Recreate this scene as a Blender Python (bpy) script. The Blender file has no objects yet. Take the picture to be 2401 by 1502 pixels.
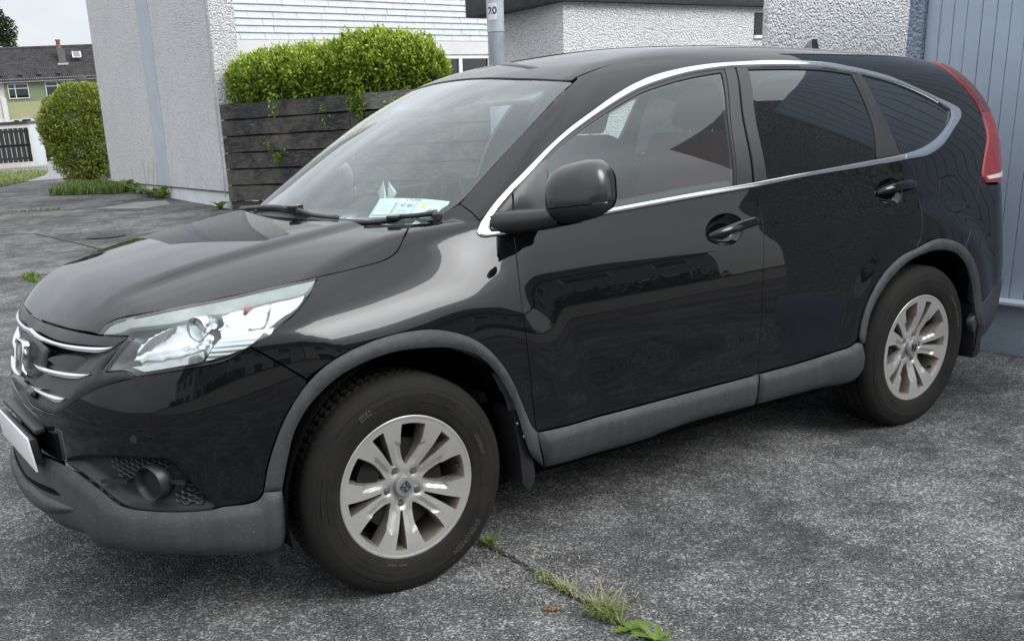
import bpy, bmesh, math, random
import numpy as np
from mathutils import Vector, Matrix, Euler
from mathutils.geometry import delaunay_2d_cdt
random.seed(7); RNG=np.random.default_rng(7)
SC=bpy.context.scene; COL=SC.collection
PI=math.pi
# ------------------------------------------------------------------ camera
def set_camera():
    cd=bpy.data.cameras.new('camera'); co=bpy.data.objects.new('camera',cd); COL.objects.link(co)
    yaw,pitch,roll=-0.534981309,-0.304995351,0.0638228796
    cy,sy=math.cos(yaw),math.sin(yaw); cp,sp=math.cos(pitch),math.sin(pitch); cr,sr=math.cos(roll),math.sin(roll)
    A=Matrix(((cy,-sy,0),(sy,cy,0),(0,0,1)))@Matrix(((1,0,0),(0,cp,-sp),(0,sp,cp)))@Matrix(((cr,0,sr),(0,1,0),(-sr,0,cr)))
    r,f,u=A.col[0],A.col[1],A.col[2]
    m=Matrix(((r[0],u[0],-f[0]),(r[1],u[1],-f[1]),(r[2],u[2],-f[2]))).to_4x4()
    m.translation=(-1.48912305,-3.39423496,1.42861303)
    co.matrix_world=m
    cd.sensor_fit='HORIZONTAL'; cd.sensor_width=36; cd.lens=2348.62148/2401*36
    cd.shift_x=(1200.5-948.85)/2401; cd.shift_y=(1022.59-751)/2401
    cd.clip_start=.05; cd.clip_end=3000
    SC.camera=co
set_camera()
# ------------------------------------------------------------------ sky, sun, exposure
SUN_EL,SUN_AZ=math.radians(40),math.radians(151)      # azimuth clockwise from +y
def set_world():
    w=bpy.data.worlds.new('World'); SC.world=w; w.use_nodes=True
    nt=w.node_tree; nt.nodes.clear(); N=nt.nodes.new; L=nt.links.new
    out=N('ShaderNodeOutputWorld'); bg=N('ShaderNodeBackground'); bg.inputs['Strength'].default_value=.1
    sky=N('ShaderNodeTexSky'); sky.sky_type='NISHITA'; sky.sun_disc=False; sky.sun_elevation=SUN_EL; sky.sun_rotation=SUN_AZ
    tc=N('ShaderNodeTexCoord'); mp=N('ShaderNodeMapping'); mp.inputs['Scale'].default_value=(1.0,1.0,2.6)
    L(tc.outputs['Generated'],mp.inputs['Vector'])
    n=N('ShaderNodeTexNoise'); n.inputs['Scale'].default_value=2.6; n.inputs['Detail'].default_value=6; n.inputs['Roughness'].default_value=.55
    L(mp.outputs['Vector'],n.inputs['Vector'])
    cr=N('ShaderNodeValToRGB'); cr.color_ramp.elements[0].position=.3; cr.color_ramp.elements[0].color=(10.5,11.0,11.8,1)
    cr.color_ramp.elements[1].position=.68; cr.color_ramp.elements[1].color=(14.4,14.7,15.0,1)
    L(n.outputs['Fac'],cr.inputs['Fac'])
    # standard overcast luminance: the zenith three times as bright as the horizon, (1+2 sin(elevation))/3
    sx=N('ShaderNodeSeparateXYZ'); L(tc.outputs['Generated'],sx.inputs[0]); ma=N('ShaderNodeMath'); ma.operation='MULTIPLY_ADD'; ma.use_clamp=True
    ma.inputs[1].default_value=2/3; ma.inputs[2].default_value=1/3; cl=N('ShaderNodeClamp'); L(sx.outputs['Z'],cl.inputs[0]); L(cl.outputs[0],ma.inputs[0])
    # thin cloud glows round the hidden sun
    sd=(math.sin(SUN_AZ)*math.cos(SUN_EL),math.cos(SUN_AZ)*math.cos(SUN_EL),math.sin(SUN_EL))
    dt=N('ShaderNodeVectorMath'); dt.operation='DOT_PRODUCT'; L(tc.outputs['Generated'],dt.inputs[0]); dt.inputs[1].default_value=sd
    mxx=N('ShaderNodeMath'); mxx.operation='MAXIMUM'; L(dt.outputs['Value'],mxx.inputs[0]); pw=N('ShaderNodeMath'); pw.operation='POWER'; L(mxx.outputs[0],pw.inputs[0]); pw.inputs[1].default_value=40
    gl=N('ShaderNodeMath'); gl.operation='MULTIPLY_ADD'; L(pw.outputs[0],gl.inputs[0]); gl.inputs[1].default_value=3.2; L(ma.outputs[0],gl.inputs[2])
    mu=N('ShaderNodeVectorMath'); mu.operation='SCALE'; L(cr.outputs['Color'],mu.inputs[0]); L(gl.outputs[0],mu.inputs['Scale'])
    mx=N('ShaderNodeMix'); mx.data_type='RGBA'; mx.inputs['Factor'].default_value=.92     # overcast: cloud veil over the clear sky
    L(sky.outputs['Color'],mx.inputs[6]); L(mu.outputs[0],mx.inputs[7])
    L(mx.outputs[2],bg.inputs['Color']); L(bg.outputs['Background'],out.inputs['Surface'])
set_world()
def set_sun():
    ld=bpy.data.lights.new('sun','SUN'); ld.energy=.8; ld.angle=math.radians(30); ld.color=(1,.98,.95)
    o=bpy.data.objects.new('sun',ld); COL.objects.link(o)
    d=Vector((math.sin(SUN_AZ)*math.cos(SUN_EL),math.cos(SUN_AZ)*math.cos(SUN_EL),math.sin(SUN_EL)))
    o.rotation_euler=d.to_track_quat('Z','Y').to_euler(); o.location=d*30
set_sun()
SC.view_settings.view_transform='Standard'; SC.view_settings.look='None'
SC.view_settings.exposure=0.78; SC.view_settings.gamma=1; SC.view_settings.use_curve_mapping=False
SC.render.engine='CYCLES'
SC.cycles.max_bounces=10; SC.cycles.transparent_max_bounces=16; SC.cycles.glossy_bounces=6
SC.cycles.caustics_reflective=False; SC.cycles.caustics_refractive=False
# ------------------------------------------------------------------ helpers
MATS={}
def principled(name,base=(.5,.5,.5),rough=.5,metal=0.,coat=0.,spec=.5,coat_rough=.03):
    m=bpy.data.materials.new(name); m.use_nodes=True; nt=m.node_tree
    b=nt.nodes['Principled BSDF']; b.inputs['Base Color'].default_value=(*base,1); b.inputs['Roughness'].default_value=rough
    b.inputs['Metallic'].default_value=metal; b.inputs['Coat Weight'].default_value=coat; b.inputs['Coat Roughness'].default_value=coat_rough
    b.inputs['Specular IOR Level'].default_value=spec
    MATS[name]=m; return m,nt,b
def coords(nt,kind='Object',scale=(1,1,1)):
    t=nt.nodes.new('ShaderNodeTexCoord'); mp=nt.nodes.new('ShaderNodeMapping'); mp.inputs['Scale'].default_value=scale
    if kind=='World':
        g=nt.nodes.new('ShaderNodeNewGeometry'); nt.links.new(g.outputs['Position'],mp.inputs['Vector'])
    else: nt.links.new(t.outputs[kind],mp.inputs['Vector'])
    return mp.outputs['Vector']
def noise(nt,vec,scale,detail=4,rough=.55,dist=0.):
    n=nt.nodes.new('ShaderNodeTexNoise'); n.inputs['Scale'].default_value=scale; n.inputs['Detail'].default_value=detail
    n.inputs['Roughness'].default_value=rough; n.inputs['Distortion'].default_value=dist
    nt.links.new(vec,n.inputs['Vector']); return n.outputs['Fac']
def voronoi(nt,vec,scale,feature='F1',rand=1.):
    n=nt.nodes.new('ShaderNodeTexVoronoi'); n.inputs['Scale'].default_value=scale; n.feature=feature
    n.inputs['Randomness'].default_value=rand; nt.links.new(vec,n.inputs['Vector']); return n.outputs['Distance']
def ramp(nt,fac,stops,interp='LINEAR'):
    r=nt.nodes.new('ShaderNodeValToRGB'); e=r.color_ramp.elements; r.color_ramp.interpolation=interp
    while len(e)<len(stops): e.new(.5)
    for el,(p,c) in zip(e,stops):
        el.position=p; el.color=(*c,1) if hasattr(c,'__len__') else (c,c,c,1)
    nt.links.new(fac,r.inputs['Fac']); return r.outputs['Color']
def mixc(nt,fac,a,b,mode='MIX'):
    m=nt.nodes.new('ShaderNodeMix'); m.data_type='RGBA'; m.blend_type=mode
    for s,v in ((0,fac),(6,a),(7,b)):
        if hasattr(v,'is_linked'): nt.links.new(v,m.inputs[s])
        elif s==0: m.inputs[0].default_value=v
        else: m.inputs[s].default_value=(*v,1)
    return m.outputs[2]
def math_(nt,op,a,b=0.):
    m=nt.nodes.new('ShaderNodeMath'); m.operation=op
    for i,v in enumerate((a,b)):
        if hasattr(v,'is_linked'): nt.links.new(v,m.inputs[i])
        else: m.inputs[i].default_value=v
    return m.outputs[0]
def bump(nt,b,h,strength=.3,dist=.01,prev=None):
    n=nt.nodes.new('ShaderNodeBump'); n.inputs['Strength'].default_value=strength; n.inputs['Distance'].default_value=dist
    nt.links.new(h,n.inputs['Height'])
    if prev is not None: nt.links.new(prev,n.inputs['Normal'])
    if b is not None: nt.links.new(n.outputs['Normal'],b.inputs['Normal'])
    return n.outputs['Normal']
def tag(o,label=None,cat=None,group=None,kind=None):
    if label: o['label']=label
    if cat: o['category']=cat
    if group: o['group']=group
    if kind: o['kind']=kind
    return o
def empty(name,loc=(0,0,0),rz=0.,label=None,cat=None,group=None,parent=None):
    o=bpy.data.objects.new(name,None); COL.objects.link(o); o.location=loc; o.rotation_euler=(0,0,rz); o.empty_display_size=.1
    if parent: o.parent=parent
    return tag(o,label,cat,group)
def mesh_obj(name,verts,faces,mat,parent=None,smooth=False,normals=None,loc=None):
    me=bpy.data.meshes.new(name); me.from_pydata([tuple(map(float,v)) for v in verts],[],[tuple(map(int,f)) for f in faces]); me.update()
    if smooth: me.polygons.foreach_set('use_smooth',[True]*len(me.polygons))
    if mat is not None: me.materials.append(MATS[mat] if isinstance(mat,str) else mat)
    if normals is not None: me.normals_split_custom_set(normals)
    o=bpy.data.objects.new(name,me); COL.objects.link(o)
    if parent: o.parent=parent
    if loc is not None: o.location=loc
    return o
def obj_from(name,me,parent=None,matrix=None):
    o=bpy.data.objects.new(name,me); COL.objects.link(o)
    if parent: o.parent=parent
    if matrix is not None: o.matrix_local=matrix
    return o
class MB:
    """collects vertices and faces of ONE mesh"""
    def __init__(s): s.v=[]; s.f=[]
    def add(s,v,f):
        k=len(s.v); s.v+= [tuple(p) for p in v]; s.f+= [tuple(i+k for i in q) for q in f]; return s
    def box(s,c,d,rot=None,taper=0.):
        c=Vector(c); v=[]
        for z in(-.5,.5):
            for y in(-.5,.5):
                for x in(-.5,.5):
                    t=1-taper*(z+.5); p=Vector((x*d[0]*t,y*d[1]*t,z*d[2]))
                    if rot is not None: p=rot@p
                    v.append(c+p)
        return s.add(v,[(0,2,3,1),(4,5,7,6),(0,1,5,4),(2,6,7,3),(0,4,6,2),(1,3,7,5)])
    def tube(s,pts,r,n=8,cap=True):
        pts=[Vector(p) for p in pts]; k=len(s.v); m=len(pts)
        rs=r if hasattr(r,'__len__') else [r]*m; ref=None
        for i,p in enumerate(pts):
            t=(pts[min(i+1,m-1)]-pts[max(i-1,0)]).normalized()
            if ref is None: ref=Vector((0,0,1)) if abs(t.z)<.9 else Vector((1,0,0))
            a=t.cross(ref).normalized(); b=a.cross(t).normalized(); ref=b
            for j in range(n):
                th=2*PI*j/n; s.v.append(tuple(p+(a*math.cos(th)+b*math.sin(th))*rs[i]))
        for i in range(m-1):
            for j in range(n): s.f.append((k+i*n+j,k+i*n+(j+1)%n,k+(i+1)*n+(j+1)%n,k+(i+1)*n+j))
        if cap: s.f.append(tuple(k+j for j in reversed(range(n)))); s.f.append(tuple(k+(m-1)*n+j for j in range(n)))
        return s
    def lathe(s,prof,n=32,axis='y',c=(0,0,0),closed=False):
        k=len(s.v); m=len(prof)
        for j in range(n):
            th=2*PI*j/n
            for (r,h) in prof:
                if axis=='y': s.v.append((c[0]+r*math.cos(th),c[1]+h,c[2]+r*math.sin(th)))
                else: s.v.append((c[0]+r*math.cos(th),c[1]+r*math.sin(th),c[2]+h))
        for j in range(n):
            for i in range(m-1 if not closed else m):
                a=k+j*m+i; b=k+j*m+(i+1)%m; c2=k+((j+1)%n)*m+(i+1)%m; d=k+((j+1)%n)*m+i
                s.f.append((a,b,c2,d) if axis!='y' else (a,d,c2,b))
        return s
    def prism(s,poly,a,b):
        """poly: list of 3D points, swept from +a to +b vectors"""
        n=len(poly); a=Vector(a); b=Vector(b); v=[Vector(p)+a for p in poly]+[Vector(p)+b for p in poly]
        return s.add(v,[tuple(range(n))[::-1],tuple(range(n,2*n))]+[(i,(i+1)%n,n+(i+1)%n,n+i) for i in range(n)])
    def build(s,name,mat,parent=None,smooth=False,angle=None,bevel=0.,loc=None):
        o=mesh_obj(name,s.v,s.f,mat,parent,smooth or angle is not None,loc=loc)
        if bevel:
            bm=bmesh.new(); bm.from_mesh(o.data); bmesh.ops.remove_doubles(bm,verts=bm.verts,dist=1e-5)
            bmesh.ops.bevel(bm,geom=[e for e in bm.edges if e.calc_face_angle(0)>.5],offset=bevel,segments=2,affect='EDGES',profile=.6)
            bm.to_mesh(o.data); bm.free(); o.data.polygons.foreach_set('use_smooth',[True]*len(o.data.polygons)); angle=angle or 35
        if angle is not None:
            o.data.set_sharp_from_angle(angle=math.radians(angle))
        return o
def ground_z(y,x=0.):
    """the drive is level, the land beyond it climbs gently"""
    t=max(0.,y-2.0); return .015*(t-1.0+1.0*math.exp(-t)) if t>0 else 0.
def crom(pts,step):
    """centripetal Catmull-Rom through pts, resampled at about step"""
    P=np.array(pts,float)
    if len(P)<3: 
        n=max(1,int(np.ceil(np.linalg.norm(P[-1]-P[0])/step))); return P[0]+(P[-1]-P[0])*np.linspace(0,1,n+1)[:,None]
    E=np.vstack([2*P[0]-P[1],P,2*P[-1]-P[-2]]); out=[]
    for i in range(1,len(E)-2):
        p0,p1,p2,p3=E[i-1:i+3]
        k=[max(np.linalg.norm(b-a),1e-6)**.5 for a,b in ((p0,p1),(p1,p2),(p2,p3))]
        t0=0;t1=k[0];t2=t1+k[1];t3=t2+k[2]; n=max(1,int(np.ceil(np.linalg.norm(p2-p1)/step)))
        t=np.linspace(t1,t2,n,endpoint=False)[:,None]
        A1=(t1-t)/(t1-t0)*p0+(t-t0)/(t1-t0)*p1; A2=(t2-t)/(t2-t1)*p1+(t-t1)/(t2-t1)*p2; A3=(t3-t)/(t3-t2)*p2+(t-t2)/(t3-t2)*p3
        B1=(t2-t)/(t2-t0)*A1+(t-t0)/(t2-t0)*A2; B2=(t3-t)/(t3-t1)*A2+(t-t1)/(t3-t1)*A3
        out.append((t2-t)/(t2-t1)*B1+(t-t1)/(t2-t1)*B2)
    out.append(P[-1:]); return np.vstack(out)
def outline(segs,step=.012,sym=False):
    L=[crom(s,step) for s in segs if len(s)>1]; pts=np.vstack(L)
    if sym:
        m=pts[::-1].copy(); m[:,sym-1]*=-1; pts=np.vstack([pts,m])
    keep=[0]
    for i in range(1,len(pts)):
        if np.linalg.norm(pts[i]-pts[keep[-1]])>.0025: keep.append(i)
    pts=pts[keep]
    if np.linalg.norm(pts[0]-pts[-1])<.0025: pts=pts[:-1]
    a=np.sum(pts[:,0]*np.roll(pts[:,1],-1)-np.roll(pts[:,0],-1)*pts[:,1])
    return pts if a>0 else pts[::-1]
def inset_poly(p,d):
    if d==0: return p
    e=np.roll(p,-1,0)-p; e/=np.linalg.norm(e,axis=1,keepdims=True)+1e-12; n=np.stack([-e[:,1],e[:,0]],-1)
    m=n+np.roll(n,1,0); l=(m*m).sum(1,keepdims=True); m=m*2/np.maximum(l,1.0)
    return p+m*d*np.minimum(1,1)
def inside(poly,q):
    x,y=q[:,0],q[:,1]; c=np.zeros(len(q),bool); a=poly; b=np.roll(poly,-1,0)
    for (x0,y0),(x1,y1) in zip(a,b):
        if y0==y1: continue
        m=((y0>y)!=(y1>y))&(x<(x1-x0)*(y-y0)/(y1-y0)+x0); c^=m
    return c
def tri(poly,grid,holes=()):
    rings=[poly]+list(holes); V=[];E=[]
    for r in rings:
        k=len(V); V+= [tuple(p) for p in r]; E+= [(k+i,k+(i+1)%len(r)) for i in range(len(r))]
    nb=len(V); lo,hi=poly.min(0),poly.max(0)
    gx,gy=np.meshgrid(np.arange(lo[0],hi[0],grid),np.arange(lo[1],hi[1],grid*.866)); gx=gx+(np.arange(gx.shape[0])%2)[:,None]*grid*.5
    q=np.stack([gx.ravel(),gy.ravel()],-1)
    if len(q):
        m=inside(poly,q)
        for h in holes: m&=~inside(np.asarray(h),q)
        q=q[m]
    if len(q):
        bd=np.array(V); dm=np.full(len(q),9.)
        for i in range(0,len(q),2000): dm[i:i+2000]=np.sqrt(((q[i:i+2000,None]-bd[None])**2).sum(-1)).min(1)
        q=q[dm>grid*.45]
        V+= [tuple(p) for p in q]
    r=delaunay_2d_cdt([Vector(v) for v in V],E,[],1,1e-7)
    v2=np.array([tuple(v) for v in r[0]]); F=[tuple(f) for f in r[2]]
    if holes:
        c=np.array([v2[list(f)].mean(0) for f in F]); k=np.ones(len(F),bool)
        for h in holes: k&=~inside(np.asarray(h),c)
        F=[f for f,a in zip(F,k) if a]
    F=[f if (v2[f[1]][0]-v2[f[0]][0])*(v2[f[2]][1]-v2[f[0]][1])-(v2[f[1]][1]-v2[f[0]][1])*(v2[f[2]][0]-v2[f[0]][0])>0 else f[::-1] for f in F]
    return v2,F
def text_geo(txt,size,extrude=0.,bevel=0.):
    cu=bpy.data.curves.new('lettering','FONT'); cu.body=txt; cu.size=size; cu.extrude=extrude; cu.align_x='CENTER'; cu.align_y='CENTER'; cu.resolution_u=2; cu.offset=bevel
    o=bpy.data.objects.new('lettering',cu); COL.objects.link(o)
    dg=bpy.context.evaluated_depsgraph_get(); me=o.evaluated_get(dg).to_mesh()
    v=[tuple(p.co) for p in me.vertices]; f_=[tuple(p.vertices) for p in me.polygons]
    o.evaluated_get(dg).to_mesh_clear(); bpy.data.objects.remove(o); bpy.data.curves.remove(cu)
    return v,f_
def glass(name,tint,rough=.0,base=.0,dust=0.,gain=1.7):
    m=bpy.data.materials.new(name); m.use_nodes=True; nt=m.node_tree; nt.nodes.clear(); N=nt.nodes.new; L=nt.links.new
    out=N('ShaderNodeOutputMaterial'); mx=N('ShaderNodeMixShader'); t=N('ShaderNodeBsdfTransparent'); t.inputs['Color'].default_value=(*tint,1)
    g=N('ShaderNodeBsdfGlossy'); g.inputs['Roughness'].default_value=rough; g.inputs['Color'].default_value=(.95,1,.99,1)
    fr=N('ShaderNodeFresnel'); ge=N('ShaderNodeNewGeometry'); io=N('ShaderNodeMath'); io.operation='MULTIPLY_ADD'; io.inputs[1].default_value=1/1.52-1.52; io.inputs[2].default_value=1.52; L(ge.outputs['Backfacing'],io.inputs[0]); L(io.outputs[0],fr.inputs['IOR'])
    k=N('ShaderNodeMath'); k.operation='MULTIPLY_ADD'; k.inputs[1].default_value=gain; k.inputs[2].default_value=base; k.use_clamp=True
    df=N('ShaderNodeBsdfDiffuse'); df.inputs['Color'].default_value=(.75,.80,.79,1); m2=N('ShaderNodeMixShader'); m2.inputs['Fac'].default_value=dust
    L(fr.outputs[0],k.inputs[0]); L(k.outputs[0],mx.inputs['Fac']); L(t.outputs[0],mx.inputs[1]); L(g.outputs[0],mx.inputs[2]); L(mx.outputs[0],m2.inputs[1]); L(df.outputs[0],m2.inputs[2]); L(m2.outputs[0],out.inputs['Surface'])
    MATS[name]=m
glass('glass_house',(.35,.38,.38))
# ------------------------------------------------------------------ materials of the place
def env_materials():
    # asphalt: dark binder, pale worn aggregate, blotches
    m,nt,b=principled('asphalt',(.12,.12,.12),.95,spec=.2)
    v=coords(nt,'World'); big=noise(nt,v,.7,6,.62); mid=noise(nt,v,4.5,6,.7); fine=noise(nt,v,24,5,.7)
    pt=math_(nt,'ADD',math_(nt,'ADD',math_(nt,'MULTIPLY',big,.42),math_(nt,'MULTIPLY',mid,.36)),math_(nt,'MULTIPLY',fine,.22))
    def cells(sc):
        n=nt.nodes.new('ShaderNodeTexVoronoi'); n.inputs['Scale'].default_value=sc; nt.links.new(v,n.inputs['Vector']); sp=nt.nodes.new('ShaderNodeSeparateColor'); nt.links.new(n.outputs['Color'],sp.inputs[0]); return sp.outputs[0],n.outputs['Distance']
    c1,d1=cells(135); c2,d2=cells(270)
    base=ramp(nt,pt,[(.36,(.060,.0595,.059)),(.50,(.082,.0815,.081)),(.64,(.115,.114,.113))])
    k1=math_(nt,'ADD',c1,math_(nt,'MULTIPLY',math_(nt,'SUBTRACT',pt,.5),2.3)); k2=math_(nt,'ADD',c2,math_(nt,'MULTIPLY',math_(nt,'SUBTRACT',pt,.5),2.0))
    c=mixc(nt,ramp(nt,k2,[(.62,0.),(.94,.85)]),base,(.25,.248,.245)); c=mixc(nt,ramp(nt,k1,[(.80,0.),(1.0,.85)]),c,(.40,.398,.392))
    c=mixc(nt,ramp(nt,k2,[(.08,.8),(.24,0.)]),c,(.020,.020,.020))
    c=mixc(nt,ramp(nt,noise(nt,v,60,3,.65),[(.68,0.),(.73,.8)]),c,(.55,.55,.54))
    c=mixc(nt,ramp(nt,noise(nt,v,1.9,4,.5,.6),[(.60,0.),(.72,.55)]),c,(.030,.030,.030))
    nt.links.new(c,b.inputs['Base Color'])
    h=math_(nt,'ADD',math_(nt,'MULTIPLY',c1,.5),math_(nt,'SUBTRACT',math_(nt,'MULTIPLY',c2,.4),math_(nt,'MULTIPLY',d1,.9))); n1=bump(nt,None,mid,.3,.02); bump(nt,b,h,.7,.007,n1)
    m,nt,b=principled('old_asphalt',(.15,.15,.15),.93,spec=.2); v=coords(nt,'World')
    nt.links.new(ramp(nt,noise(nt,v,2.,6,.65),[(.3,(.12,.118,.115)),(.7,(.20,.198,.195))]),b.inputs['Base Color']); bump(nt,b,noise(nt,v,90,3),.5,.006)
    m,nt,b=principled('concrete_path',(.24,.235,.23),.9); v=coords(nt,'World'); nt.links.new(ramp(nt,noise(nt,v,1.7,6,.65),[(.3,(.17,.168,.165)),(.7,(.27,.265,.26))]),b.inputs['Base Color'])
    m,nt,b=principled('soil',(.028,.024,.019),.95); v=coords(nt,'World'); bump(nt,b,noise(nt,v,120,4),.8,.01)
    nt.links.new(ramp(nt,noise(nt,v,70,4),[(.35,(.016,.014,.012)),(.7,(.06,.055,.045))]),b.inputs['Base Color'])
    def pebble(name,base,dirt_shade,scale,depth):
        m,nt,b=principled(name,base,.85,spec=.3); v=coords(nt,'World')
        a=noise(nt,v,scale,3,.65,.6); w=voronoi(nt,v,scale*1.25); h=math_(nt,'SUBTRACT',math_(nt,'MULTIPLY',a,1.3),math_(nt,'MULTIPLY',w,.8))
        bump(nt,b,h,1.,depth)
        d=noise(nt,v,.9,5,.65); c=mixc(nt,ramp(nt,d,[(.45,0.),(.75,.55)]),base,dirt_shade); c=mixc(nt,ramp(nt,a,[(.30,.9),(.46,0.)]),c,tuple(x*.50 for x in dirt_shade)); nt.links.new(c,b.inputs['Base Color'])  # broad dirt blotches; bump pits darkened in the colour to act as shade
    pebble('pebbledash_white',(.84,.84,.84),(.70,.70,.70),44,.022); pebble('pebbledash_far',(.92,.918,.92),(.78,.78,.785),30,.05)
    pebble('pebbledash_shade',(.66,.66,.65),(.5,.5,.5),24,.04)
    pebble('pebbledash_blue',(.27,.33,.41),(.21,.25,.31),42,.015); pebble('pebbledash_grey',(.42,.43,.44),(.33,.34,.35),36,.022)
    def plain(name,base,var,rough=.7,scale=3.,bmp=.1,bs=60):
        m,nt,b=principled(name,base,rough); v=coords(nt,'World')
        nt.links.new(ramp(nt,noise(nt,v,scale,5,.6),[(.3,tuple(x*(1-var) for x in base)),(.7,tuple(min(1,x*(1+var)) for x in base))]),b.inputs['Base Color']); bump(nt,b,noise(nt,v,bs,3),bmp,.01)
    plain('smooth_render',(.44,.485,.53),.08,.8,2.); plain('plinth_paint',(.62,.655,.67),.10,.8,1.6); plain('blue_paint',(.36,.425,.51),.06,.45,5.,.06,25); plain('blue_plinth',(.29,.35,.43),.12,.8,4.,.5,80)
    plain('ledge_paint',(.50,.56,.62),.10,.7); plain('white_boards',(.60,.63,.64),.07,.5,4.); plain('white_trim',(.68,.68,.68),.04,.5); plain('dark_fascia',(.030,.030,.031),.4,.6,9.); plain('cream_wall',(.62,.60,.55),.08)
    plain('green_boards',(.21,.27,.15),.18,.6,.6); plain('yellow_boards',(.36,.36,.19),.12,.6,.8); plain('roof_tile',(.050,.046,.046),.5,.85,2.5,.3,20); plain('brown_block',(.38,.29,.18),.12); plain('chimney',(.13,.12,.12),.15); plain('pot',(.30,.15,.11),.15)
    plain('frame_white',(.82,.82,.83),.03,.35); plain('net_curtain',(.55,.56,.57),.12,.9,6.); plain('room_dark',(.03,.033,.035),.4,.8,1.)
    plain('galvanised',(.30,.33,.36),.16,.45,6.); plain('galvanised_light',(.44,.47,.50),.12,.45,6.); plain('sticker_white',(.72,.74,.74),.04,.5); plain('iron',(.06,.055,.05),.3,.6,30.); plain('gate_black',(.018,.018,.020),.3,.6)
    # weathered black fence timber
    m,nt,b=principled('fence_timber',(.04,.038,.036),.85); v=coords(nt,'Object',(1.2,1.2,14)); g=noise(nt,v,5,6,.65,.4)
    c=ramp(nt,g,[(.30,(.012,.0115,.012)),(.52,(.030,.029,.030)),(.64,(.11,.105,.10)),(.76,(.27,.26,.25))]); w=noise(nt,coords(nt,'World'),1.3,5,.7)
    nt.links.new(mixc(nt,ramp(nt,w,[(.46,0.),(.68,.7)]),c,(.16,.145,.125)),b.inputs['Base Color']); bump(nt,b,g,.6,.01)
    m,nt,b=principled('fence_timber_grey',(.2,.19,.18),.85); g=noise(nt,coords(nt,'Object',(1.2,1.2,14)),6,6,.65,.4); nt.links.new(ramp(nt,g,[(.3,(.035,.033,.032)),(.5,(.15,.145,.135)),(.75,(.34,.33,.31))]),b.inputs['Base Color']); bump(nt,b,g,.6,.01)
    def leaf(name,dark,mid,light,rough=.42):
        m,nt,b=principled(name,mid,rough); g=nt.nodes.new('ShaderNodeNewGeometry'); n=noise(nt,coords(nt,'World'),2.2,3)
        f_=math_(nt,'ADD',math_(nt,'MULTIPLY',g.outputs['Random Per Island'],.6),math_(nt,'MULTIPLY',n,.4))
        c=ramp(nt,f_,[(.15,dark),(.5,mid),(.85,light)]); nt.links.new(c,b.inputs['Base Color'])
        t=nt.nodes.new('ShaderNodeBsdfTranslucent'); nt.links.new(c,t.inputs['Color']); mx=nt.nodes.new('ShaderNodeMixShader'); mx.inputs[0].default_value=.28
        nt.links.new(b.outputs[0],mx.inputs[1]); nt.links.new(t.outputs[0],mx.inputs[2]); nt.links.new(mx.outputs[0],nt.nodes['Material Output'].inputs['Surface'])
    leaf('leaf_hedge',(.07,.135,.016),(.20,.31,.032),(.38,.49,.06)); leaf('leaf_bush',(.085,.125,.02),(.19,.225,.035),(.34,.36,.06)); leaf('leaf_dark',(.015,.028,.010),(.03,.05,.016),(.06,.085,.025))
    leaf('leaf_tip',(.28,.38,.04),(.42,.53,.07),(.56,.64,.12)); leaf('leaf_weed',(.06,.12,.02),(.12,.20,.03),(.22,.30,.06)); leaf('grass_blade',(.10,.16,.03),(.20,.27,.07),(.42,.42,.20),.6); leaf('dry_grass',(.30,.26,.14),(.45,.40,.24),(.58,.53,.36),.8); leaf('petal',(.7,.7,.6),(.8,.8,.72),(.85,.85,.8))
    principled('bark',(.06,.045,.03),.9); leaf('leaf_litter',(.30,.10,.03),(.42,.16,.05),(.55,.26,.10),.7)
env_materials()
# ------------------------------------------------------------------ ground
def gz(x,y): return ground_z(min(y,62.))
def ground():
    ys=sorted(set([-260,-120,-60,-20,-8,-3]+list(np.arange(0,12,.5))+list(range(12,63,2))+[62,90,160,300])); V=[];F_=[]; xs=[-260,-60,-15,-4,0,4,15,60,260]
    for y in ys:
        for x in xs: V.append((x,y,gz(x,y)))
    n=len(xs)
    for j in range(len(ys)-1):
        for i in range(n-1): a=j*n+i; F_.append((a,a+1,a+n+1,a+n))
    tag(mesh_obj('ground',V,F_,'asphalt',None,True),kind='structure')
ground()
def sheet_on_ground(name,poly,mat,dz=.004,n=10,kind='structure',**k):
    """flat polygon (x,y) draped on the ground"""
    P=outline([list(poly)+[poly[0]]],.6) if n else np.array(poly); V=[(x,y,gz(x,y)+dz) for x,y in P]
    return tag(mesh_obj(name,V,[tuple(range(len(V)))],mat,None),kind=kind,**k)
def strip_poly(pts,w,jit=.3,step=.05,seed=0):
    r=random.Random(seed); P=crom(pts,step); L=[];R=[]
    for i,p in enumerate(P):
        t=P[min(i+1,len(P)-1)]-P[max(i-1,0)]; t/=np.linalg.norm(t)+1e-9; n=np.array([-t[1],t[0]]); ww=w*(1+jit*r.uniform(-1,1))*(1 if 0<i<len(P)-1 else .2); j=n*w*jit*r.uniform(-1,1)
        L.append(p+j+n*ww/2); R.append(p+j-n*ww/2)
    return L,R
def joint(pts,w,mat='soil',dz=.005,jit=.35,seed=0,step=.05):
    L,R=strip_poly(pts,w,jit,step,seed); V=[(x,y,gz(x,y)+dz) for x,y in L]+[(x,y,gz(x,y)+dz) for x,y in R]; n=len(L)
    return tag(mesh_obj('ground_joint',V,[(i,n+i,n+i+1,i+1) for i in range(n-1)],mat,None),kind='structure')
joint([(.40,-.60),(.379,-.76),(.372,-.95),(.352,-1.2),(.345,-1.42),(.335,-1.62),(.33,-2.1)],.016,seed=1,step=.012,jit=.6)
joint([(.40,-.6),(.42,-.2),(.43,.5),(.5,2.5),(.6,5)],.014,seed=8)
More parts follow.
